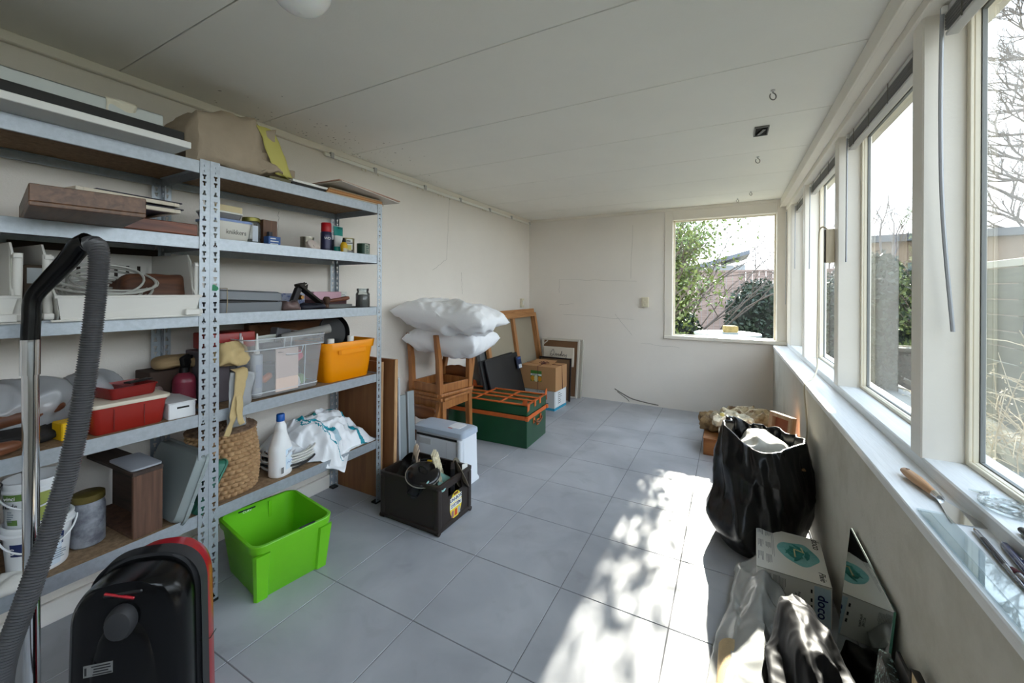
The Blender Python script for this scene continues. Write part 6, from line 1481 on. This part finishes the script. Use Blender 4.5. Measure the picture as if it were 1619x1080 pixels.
stick('paint_brush', 'second brush with a dark red tip at the right photo edge of the sill', 'paint brush', (.474, 1.12, ZS+.008), (.478, .90, ZS+.007), (('bristles', 0, .09, .004, .0075, mat('dark_red_bristle', (80, 34, 40), .9)), ('ferrule', .09, .25, .006, .0055, M_silv), ('handle', .25, 1, .0055, .003, mat('rosewood', (110, 62, 50), .4))))
M_nv = mat('pen_navy', (26, 40, 92), .2, coat=.5)
stick('pen', 'dark blue ballpoint pen with a metal tip on the sill below the step', 'pen', (.507, 1.232, ZS+.008), (.487, 1.06, ZS+.008), (('tip', 0, .09, .0012, .0035, M_silv), ('barrel', .09, .95, .0062, .0066, M_nv), ('cap', .95, 1, .0055, .004, M_silv)))
stick('pen', 'second dark blue pen lying against the step behind the first', 'pen', (.508, 1.172, ZS+.0075), (.506, 1.02, ZS+.0075), (('tip', 0, .08, .002, .004, M_silv), ('barrel', .08, 1, .0055, .0062, M_nv)))
stick('pen', 'black and orange patterned pen lying on the raised window ledge', 'pen', (.532, 1.225, ZT+.008), (.528, 1.08, ZT+.008), (('cap', 0, .32, .0062, .0072, M_blk), ('barrel', .32, 1, .0074, .007, mat('pen_orange', (206, 110, 40), .3, col2=(110, 30, 20), vs=60, contrast=(.42, .5)))))
t = thing('glass_fish_dish', 'round clear ornamental glass dish lying on the raised window ledge', 'glass dish', (.565, 1.345, ZT+.0005), 0)
M_dish = film('dish_glass', (246, 250, 250), .95, .05, .8)
mb = MB(); mb.lathe([(0, .003), (.022, .003), (.025, .005), (.045, .006), (.050, .010), (.052, .010), (.052, .004), (.047, .001), (.0, .001)], 40, sx=.9, sy=1.15); mb.build('dish_glass', M_dish, t, SM)
for k in range(14):
    a = 2*PI*k/14; mb = MB(); mb.box((.036*.9*math.cos(a), .036*1.15*math.sin(a), .0075), (.012, .007, .003), rot(0, 0, a), .001); mb.build('dish_relief', M_dish, t)
mb = MB(); mb.tube([(.016*math.cos(2*PI*k/20), .016*math.sin(2*PI*k/20), .0055) for k in range(20)], .0022, 6, closed=True); mb.build('dish_ring', M_dish, t, SM)
mb = MB(); mb.prism([(0, 0), (.03, .022), (.022, 0), (.034, -.02)], .003, Matrix.Translation((-.01, .055, .003)) @ rot(0, 0, 1.7)); mb.build('dish_tail', M_dish, t)
mb = MB(); mb.b2(XL-.22, .70, YR-.15, YR, -.1, ZC+.02)
struct(mb.build('wall_rear', M_wall))
# ------------------------------------------------------------------ outside
M_grass = mat('lawn', (150, 146, 132), .9, col2=(112, 112, 92), vs=3, bump=.4, bs=40)
mb = MB(); mb.b2(-40, 60, YB+.23, 90, -.35, -.12); mb.b2(.72, 60, -40, YB+.23, -.35, -.12); o = struct(mb.build('ground', M_grass))
M_fence = wood('fence_wood', (92, 95, 80), (64, 67, 56), 3, 1, .85, .2); M_fencex = wood('fence_brown', (130, 112, 104), (100, 84, 78), 3, 0, .85, .2)
t = thing('garden_fence', 'weathered grey-green horizontal board fence outside the side windows', 'fence', (2.62, 0, -.12), 0)
mb = MB()
for k in range(10): mb.b2(-.012, .012, -3, 11.5, .02+k*.17, .02+k*.17+.160, .003, 1)
mb.build('board_panel', M_fence, t)
mb = MB(); mb.b2(-.03, .03, -3, 11.5, 1.72, 1.80, .004, 1); mb.build('fence_cap', mat('fence_cap', (158, 156, 142), .8), t)
for y in (-2.9, -1.1, .7, 2.5, 4.3, 6.1, 7.9, 9.7, 11.4): MB().b2(.014, .09, y-.04, y+.04, 0, 1.75).build('fence_post', M_fence, t)
t = thing('garden_fence', 'brownish upright board fence across the far end of the garden', 'fence', (0, 11.6, -.12), 0)
for k in range(1): pass
mb = MB()
for k in range(44): mb.b2(-3.6+k*.142, -3.6+k*.142+.136, -.012, .012, .03, 1.95, .003, 1)
mb.build('board_panel', M_fencex, t)
mb = MB(); mb.b2(-3.6, 2.62, -.03, .03, 1.95, 2.0); mb.build('fence_cap', M_fencex, t)
t = thing('garden_shed', 'grey garden shed with a sloping dark roof beyond the far fence', 'shed', (.0, 15.5, -.12), 0)
MB().b2(-.9, .45, -1, 1, 0, 2.3).build('shed_wall', mat('shed_wall', (120, 126, 130), .8), t)
mb = MB(); mb.rings([[Vector((-1.3, y, 2.08)), Vector((.56, y, 2.62)), Vector((.56, y, 2.74)), Vector((-1.3, y, 2.20))] for y in (-1.25, 1.2)]); mb.build('shed_roof', mat('shed_roof', (78, 84, 92), .6), t)
t = thing('brick_house', 'low brown building beyond the garden fence seen through the second window', 'building', (5.6, 15., -.12), -.2)
MB().b2(-2.5, 2.5, 0, 4, 0, 2.9).build('house_wall', mat('house_brick', (128, 112, 98), .85, var=.15, vs=6), t)
MB().b2(-2.7, 2.7, -.2, 4.2, 2.9, 3.1).build('house_roof', mat('shed_roof', (78, 84, 92)), t)
MB().b2(-1.2, -.3, -.03, 0, 1.0, 2.3).build('house_window', mat('house_pane', (60, 70, 80), .1), t)

def leaf_cloud(name, m, parent, n, fn, size, seed, asp=.5):
    q = random.Random(seed); mb = MB()
    for k in range(n):
        c = Vector(fn(q)); s = size*q.uniform(.6, 1.3)
        d = Vector((q.gauss(0, 1), q.gauss(0, 1), q.gauss(0, .8))).normalized(); u = d.orthogonal().normalized(); 
        u = Matrix.Rotation(q.uniform(0, 6.28), 3, d) @ u; v = d.cross(u)
        mb.face([mb.bm.verts.new(c+u*s), mb.bm.verts.new(c+v*s*asp), mb.bm.verts.new(c-u*s), mb.bm.verts.new(c-v*s*asp)])
    return mb.build(name, m, parent)
def branches(mb, p, d, L, r, depth, q, spread=.5, up=.1, kids=(2, 3), shrink=.72, tips=None, nn=5):
    pts = [p.copy()]; cur = p.copy(); dd = d.copy()
    n = 4
    for k in range(n):
        dd = (dd+Vector((q.gauss(0, .12), q.gauss(0, .12), q.gauss(0, .08)+up*.3))).normalized(); cur = cur+dd*L/n; pts.append(cur.copy())
    mb.tube(pts, [r*(1-.45*k/n) for k in range(n+1)], nn if depth > 1 else 3)
    if tips is not None and depth <= 1: tips.append(cur.copy())
    if depth <= 0: return
    for k in range(q.randint(*kids)):
        f = q.uniform(.35, 1.) if k else 1.
        i = min(n, max(1, int(round(f*n)))); b = pts[i]
        nd = (dd+Vector((q.gauss(0, spread), q.gauss(0, spread), q.gauss(0, spread)*.6+up))).normalized()
        branches(mb, b, nd, L*shrink*q.uniform(.8, 1.15), r*.56, depth-1, q, spread, up, kids, shrink, tips, nn)
M_bark = mat('bark', (104, 98, 96), .9, var=.2, vs=12); M_barkd = mat('bark_dark', (84, 76, 70), .9)
def tree(label, loc, H_, r, seed, depth=5, spread=.45, up=.12, kids=(3, 4), trunk=.3, shrink=.70, cat='tree', m=None, name='bare_tree', side=0):
    t = thing(name, label, cat, loc); q = random.Random(seed)
    mb = MB(); n = 6; top = Vector((0, 0, H_*trunk)); mb.tube([(0, 0, top.z*k/n) for k in range(n+1)], [r*(1.15-.25*k/n) for k in range(n+1)], 10); mb.build('trunk', m or M_bark, t, SM)
    mb = MB()
    for k in range(4+side):
        a = 2*PI*k/(4+side)+q.random(); e = q.uniform(.5, 1.3)
        branches(mb, top*q.uniform(.75, 1), Vector((math.cos(a)*.8, math.sin(a)*.8, e)).normalized(), H_*.26, r*.5, depth, q, spread, up, kids, shrink)
    mb.build('branches', m or M_bark, t)
    return t
# tall pollard-like tree: a straight stem with tiers of spreading, finely divided limbs
t = thing('bare_tree', 'tall bare winter tree with dense fine twigs beyond the nearest window', 'tree', (8.6, 18.2, -.12)); q = random.Random(11)
mb = MB(); mb.tube([(.1*math.sin(k*.8), .06*math.cos(k), 10.6*k/14) for k in range(15)], [.26*(1-.06*k) for k in range(15)], 10); mb.build('trunk', M_bark, t, SM)
mb = MB()
for k in range(46):
    z = 2.4+8.*k/46; a = k*2.4; L = (1.6-.8*(z-2.4)/8.2)*q.uniform(.8, 1.15)
    branches(mb, Vector((0, 0, z)), Vector((math.cos(a), math.sin(a), .25)).normalized(), L, .055*(1-.05*k/4)+.02, 4, q, .42, .10, (3, 4), .66, None, 4)
mb.build('branches', M_bark, t)
tree('small bare fruit tree behind the fence in the second window', (3.55, 12.6, -.12), 4.3, .10, 21, 5, .42, .16, (2, 4), .36)
tree('slender bare tree behind the fence in the third window', (2.9, 17.5, -.12), 4.6, .09, 33, 5, .4, .2, (2, 3), .35)
tree('thin bare tree standing behind the garden shed on its right', (1.45, 17.5, -.12), 4.2, .07, 35, 5, .4, .2, (2, 3), .35)
tree('bare twiggy bush in front of the big tree behind the fence', (5.3, 9.5, -.12), 3.0, .07, 37, 5, .5, .15, (3, 4), .2)
# evergreen hedge and shrubs
M_ev = mat('evergreen', (52, 66, 50), .6, col2=(28, 38, 28), vs=5); M_lf = mat('shrub_leaf', (100, 114, 54), .45, col2=(58, 74, 34), vs=8, contrast=(.3, .7)); M_core = mat('hedge_core', (26, 30, 24), .95)
def ell(cx, cy, cz, rx, ry, rz, shell=.75):
    def f(q):
        d = Vector((q.gauss(0, 1), q.gauss(0, 1), q.gauss(0, 1))).normalized(); k = q.uniform(shell, 1.05)
        return (cx+d.x*rx*k, cy+d.y*ry*k, max(.02, cz+d.z*rz*k))
    return f
def shrub(label, loc, rx, ry, rz, n, size, m, seed, core=.78, cz=None, name='evergreen_shrub', asp=.5):
    t = thing(name, label, 'shrub', loc); cz = cz or rz*.95
    mb = MB(); blob(mb, rx*2*core, ry*2*core, rz*2*core, 30, 20, .9, .9, .08, 3, .1, 3, seed=seed); mb.xf(Matrix.Translation((0, 0, cz-rz*core))); c = mb.build('stems', M_core, t, 1)
    leaf_cloud('foliage', m, t, n, ell(0, 0, cz, rx, ry, rz), size, seed, asp)
    return t
shrub('dark evergreen bush before the fence in the second window', (2.05, 8.3, -.12), .42, 1.0, 1.05, 5000, .05, M_ev, 5)
shrub('dark evergreen bush farther along the fence in the third window', (1.95, 10.3, -.12), .5, .9, .95, 3500, .05, M_ev, 6)
shrub('dark clipped bush in the middle of the back window view', (.55, 9.3, -.12), .62, .6, .86, 4200, .05, M_ev, 8)
shrub('low dark bush under the green shrub in the back window view', (-.85, 7.3, -.12), .50, .5, .60, 3000, .045, M_ev, 9)
# light green broad-leaved shrub that dapples the sun
t = thing('leafy_shrub', 'light green leafy shrub with arching branches left in the back window', 'shrub', (-1.42, 7.1, -.12)); q = random.Random(17)
mb = MB(); tips = []
for k in range(9):
    a = q.uniform(-.9, 1.2); branches(mb, Vector((q.uniform(-.15, .15), q.uniform(-.15, .15), .1)), Vector((.26*math.cos(a)+.06, .32*math.sin(a), 1)).normalized(), 1.25, .030, 4, q, .34, .04, (2, 3), .66, tips, 5)
mb.build('branches', M_barkd, t)
def near_tip(q):
    p = q.choice(tips); return p+Vector((q.gauss(0, .10), q.gauss(0, .10), q.gauss(0, .09)))
leaf_cloud('foliage', M_lf, t, 4200, near_tip, .034, 18, .5)
leaf_cloud('foliage', M_lf, t, 5600, ell(.60, 0, 1.55, .42, .45, 1.45, .2), .036, 19, .5)
t = thing('bare_shrub', 'thin bare branches arching across the middle of the back window', 'shrub', (-.95, 7.9, -.12)); q = random.Random(23)
mb = MB()
for k in range(6): branches(mb, Vector((.1*k-.2, 0, .2)), Vector((.35+.1*k, q.uniform(-.2, .2), 1.2)).normalized(), 1.35, .022, 4, q, .36, .02, (2, 3), .70, None, 4)
mb.build('branches', M_barkd, t)
# garden table with a stone
M_zinc = mat('table_zinc', (128, 136, 136), .5, .2)
t = thing('garden_table', 'round pale metal garden table outside the back window', 'table', (-.02, 6.15, -.12), 0)
MB().lathe([(0, .86), (.40, .86), (.405, .865), (.405, .885), (.40, .89), (0, .89)], 40).build('table_top', M_zinc, t, SM)
MB().lathe([(.385, .80), (.39, .80), (.39, .859), (.385, .859)], 40, cap0=False, cap1=False).build('table_apron', mat('table_dark', (70, 80, 84), .5), t, SM)
for k in range(3):
    a = 2*PI*k/3+.4; MB().tube(spline([(.34*math.cos(a), .34*math.sin(a), .86), (.12*math.cos(a), .12*math.sin(a), .45), (.32*math.cos(a), .32*math.sin(a), .0)], 6), .014, 8).build('leg', mat('table_dark', (70, 80, 84)), t, SM)
t = thing('garden_stone', 'yellowish squared stone block lying on the garden table', 'stone', (.02, 6.12, .7705), .2)
mb = MB(); mb.box((0, 0, .05), (.17, .12, .10), None, .012); bmesh.ops.subdivide_edges(mb.bm, edges=list(mb.bm.edges), cuts=3, use_grid_fill=True); mb.wobble(.006, 18, 3); mb.build('stone_body', mat('sandstone', (150, 132, 84), .9, var=.25, vs=14, bump=.4, bs=50), t)
MB().b2(-.14, .14, -.10, .10, -.0, .012, .003, 1).build('stone_slab', M_zinc, t)
mb = MB(); mb.b2(.55, .95, 5.12, 11.4, -.12, .05); struct(mb.build('path', mat('garden_path', (150, 150, 146), .9, var=.2, vs=4)))
# dry stalks outside the nearest window
M_dry = mat('dry_stalk', (196, 180, 150), .8, var=.2, vs=20)
for i, (x, y, n, h, lab) in enumerate(((1.65, 2.35, 90, 1.25, 'pale dried perennial stalks outside the nearest window'), (1.5, 3.35, 60, .95, 'dried bushy plant outside the nearest window, farther along'), (1.9, 3.2, 60, 1.1, 'dried grasses against the fence behind the pale stalks'))):
    t = thing('dried_plant', lab, 'plant', (x, y, -.12), 0, 'dried plants along the fence'); q = random.Random(60+i)
    mb = MB(); tips = []
    for k in range(n):
        b = Vector((q.uniform(-.3, .3), q.uniform(-.6, .6), 0)); d = Vector((max(-.45, q.gauss(0, .35)), q.gauss(0, .35), 1)).normalized(); L = h*q.uniform(.6, 1.1)
        P = [b, b+d*L*.5+Vector((0, 0, .02)), b+d*L+Vector((q.gauss(0, .15), q.gauss(0, .15), -.12*q.random()))]; P = spline(P, 4); mb.tube(P, [.0040*(1-.07*k2) for k2 in range(len(P))], 4)
        for j in range(3):
            s = P[q.randint(3, len(P)-1)]; e = s+Vector((q.gauss(0, .10), q.gauss(0, .10), q.uniform(-.02, .12))); mb.tube([s, (s+e)/2+Vector((0, 0, .01)), e], .0022, 3); tips.append(e)
    mb.build('stalks', M_dry, t)
    leaf_cloud('seed_heads', M_dry, t, 900, lambda q: Vector(q.choice(tips))+Vector((q.gauss(0, .02), q.gauss(0, .02), q.gauss(0, .02))), .010, 70+i, .5)
    mb = MB(); blob(mb, .55, 1.1, .5, 30, 16, .8, .8, .1, 4, .1, 4, seed=5+i); mb.build('base_growth', mat('undergrowth', (70, 74, 52), .95, var=.4, vs=20), t, 1)
# ------------------------------------------------------------------ camera, light, colour
F, CY, YAW, ROLL, H = 637.346, 460.728, -.493255, -.0055507, 1.31193
cam = bpy.data.cameras.new('camera'); co = bpy.data.objects.new('camera', cam); C.objects.link(co)
cam.sensor_fit = 'HORIZONTAL'; cam.sensor_width = 36; cam.lens = F*36/1619
cam.shift_y = -(540-CY)/1619; cam.clip_start = .05; cam.clip_end = 400
c_, s_ = math.cos(YAW), math.sin(YAW)
rt = Vector((c_, -s_, 0)); fw = Vector((s_, c_, 0)); upv = Vector((0, 0, 1))
r2 = rt*math.cos(ROLL)-upv*math.sin(ROLL); u2 = rt*math.sin(ROLL)+upv*math.cos(ROLL)
Mc = Matrix((r2, u2, -fw)).transposed().to_4x4(); Mc.translation = (0, 0, H)
co.matrix_world = Mc
bpy.context.scene.camera = co

sun = bpy.data.lights.new('sun', 'SUN'); sun.energy = 8.5; sun.angle = .012; sun.color = (1, .93, .82)
so = bpy.data.objects.new('sun', sun); C.objects.link(so)
sd = Vector((.0, 1, .49)).normalized()
so.rotation_euler = sd.to_track_quat('Z', 'Y').to_euler(); so.location = (3, 8, 6)

w = bpy.data.worlds.new('sky'); bpy.context.scene.world = w; w.use_nodes = True
nt = w.node_tree; bg = nt.nodes['Background']
tc = nt.nodes.new('ShaderNodeTexCoord'); sx = nt.nodes.new('ShaderNodeSeparateXYZ')
nt.links.new(tc.outputs['Generated'], sx.inputs[0])
rp = nt.nodes.new('ShaderNodeValToRGB')
rp.color_ramp.elements[0].position = .0; rp.color_ramp.elements[0].color = (.93, .965, 1., 1)
rp.color_ramp.elements[1].position = .75; rp.color_ramp.elements[1].color = (.66, .80, 1., 1)
nt.links.new(sx.outputs['Z'], rp.inputs['Fac']); nt.links.new(rp.outputs['Color'], bg.inputs['Color'])
bg.inputs['Strength'].default_value = 1.9
vs = bpy.context.scene.view_settings
vs.view_transform = 'Standard'; vs.look = 'None'; vs.gamma = 1; vs.use_curve_mapping = False
vs.exposure = 1.95
bpy.context.scene.cycles.max_bounces = 12
bpy.context.scene.cycles.diffuse_bounces = 6
bpy.context.scene.cycles.transparent_max_bounces = 24
bpy.context.scene.cycles.use_denoising = True
bpy.context.scene.cycles.caustics_reflective = False
bpy.context.scene.cycles.caustics_refractive = False
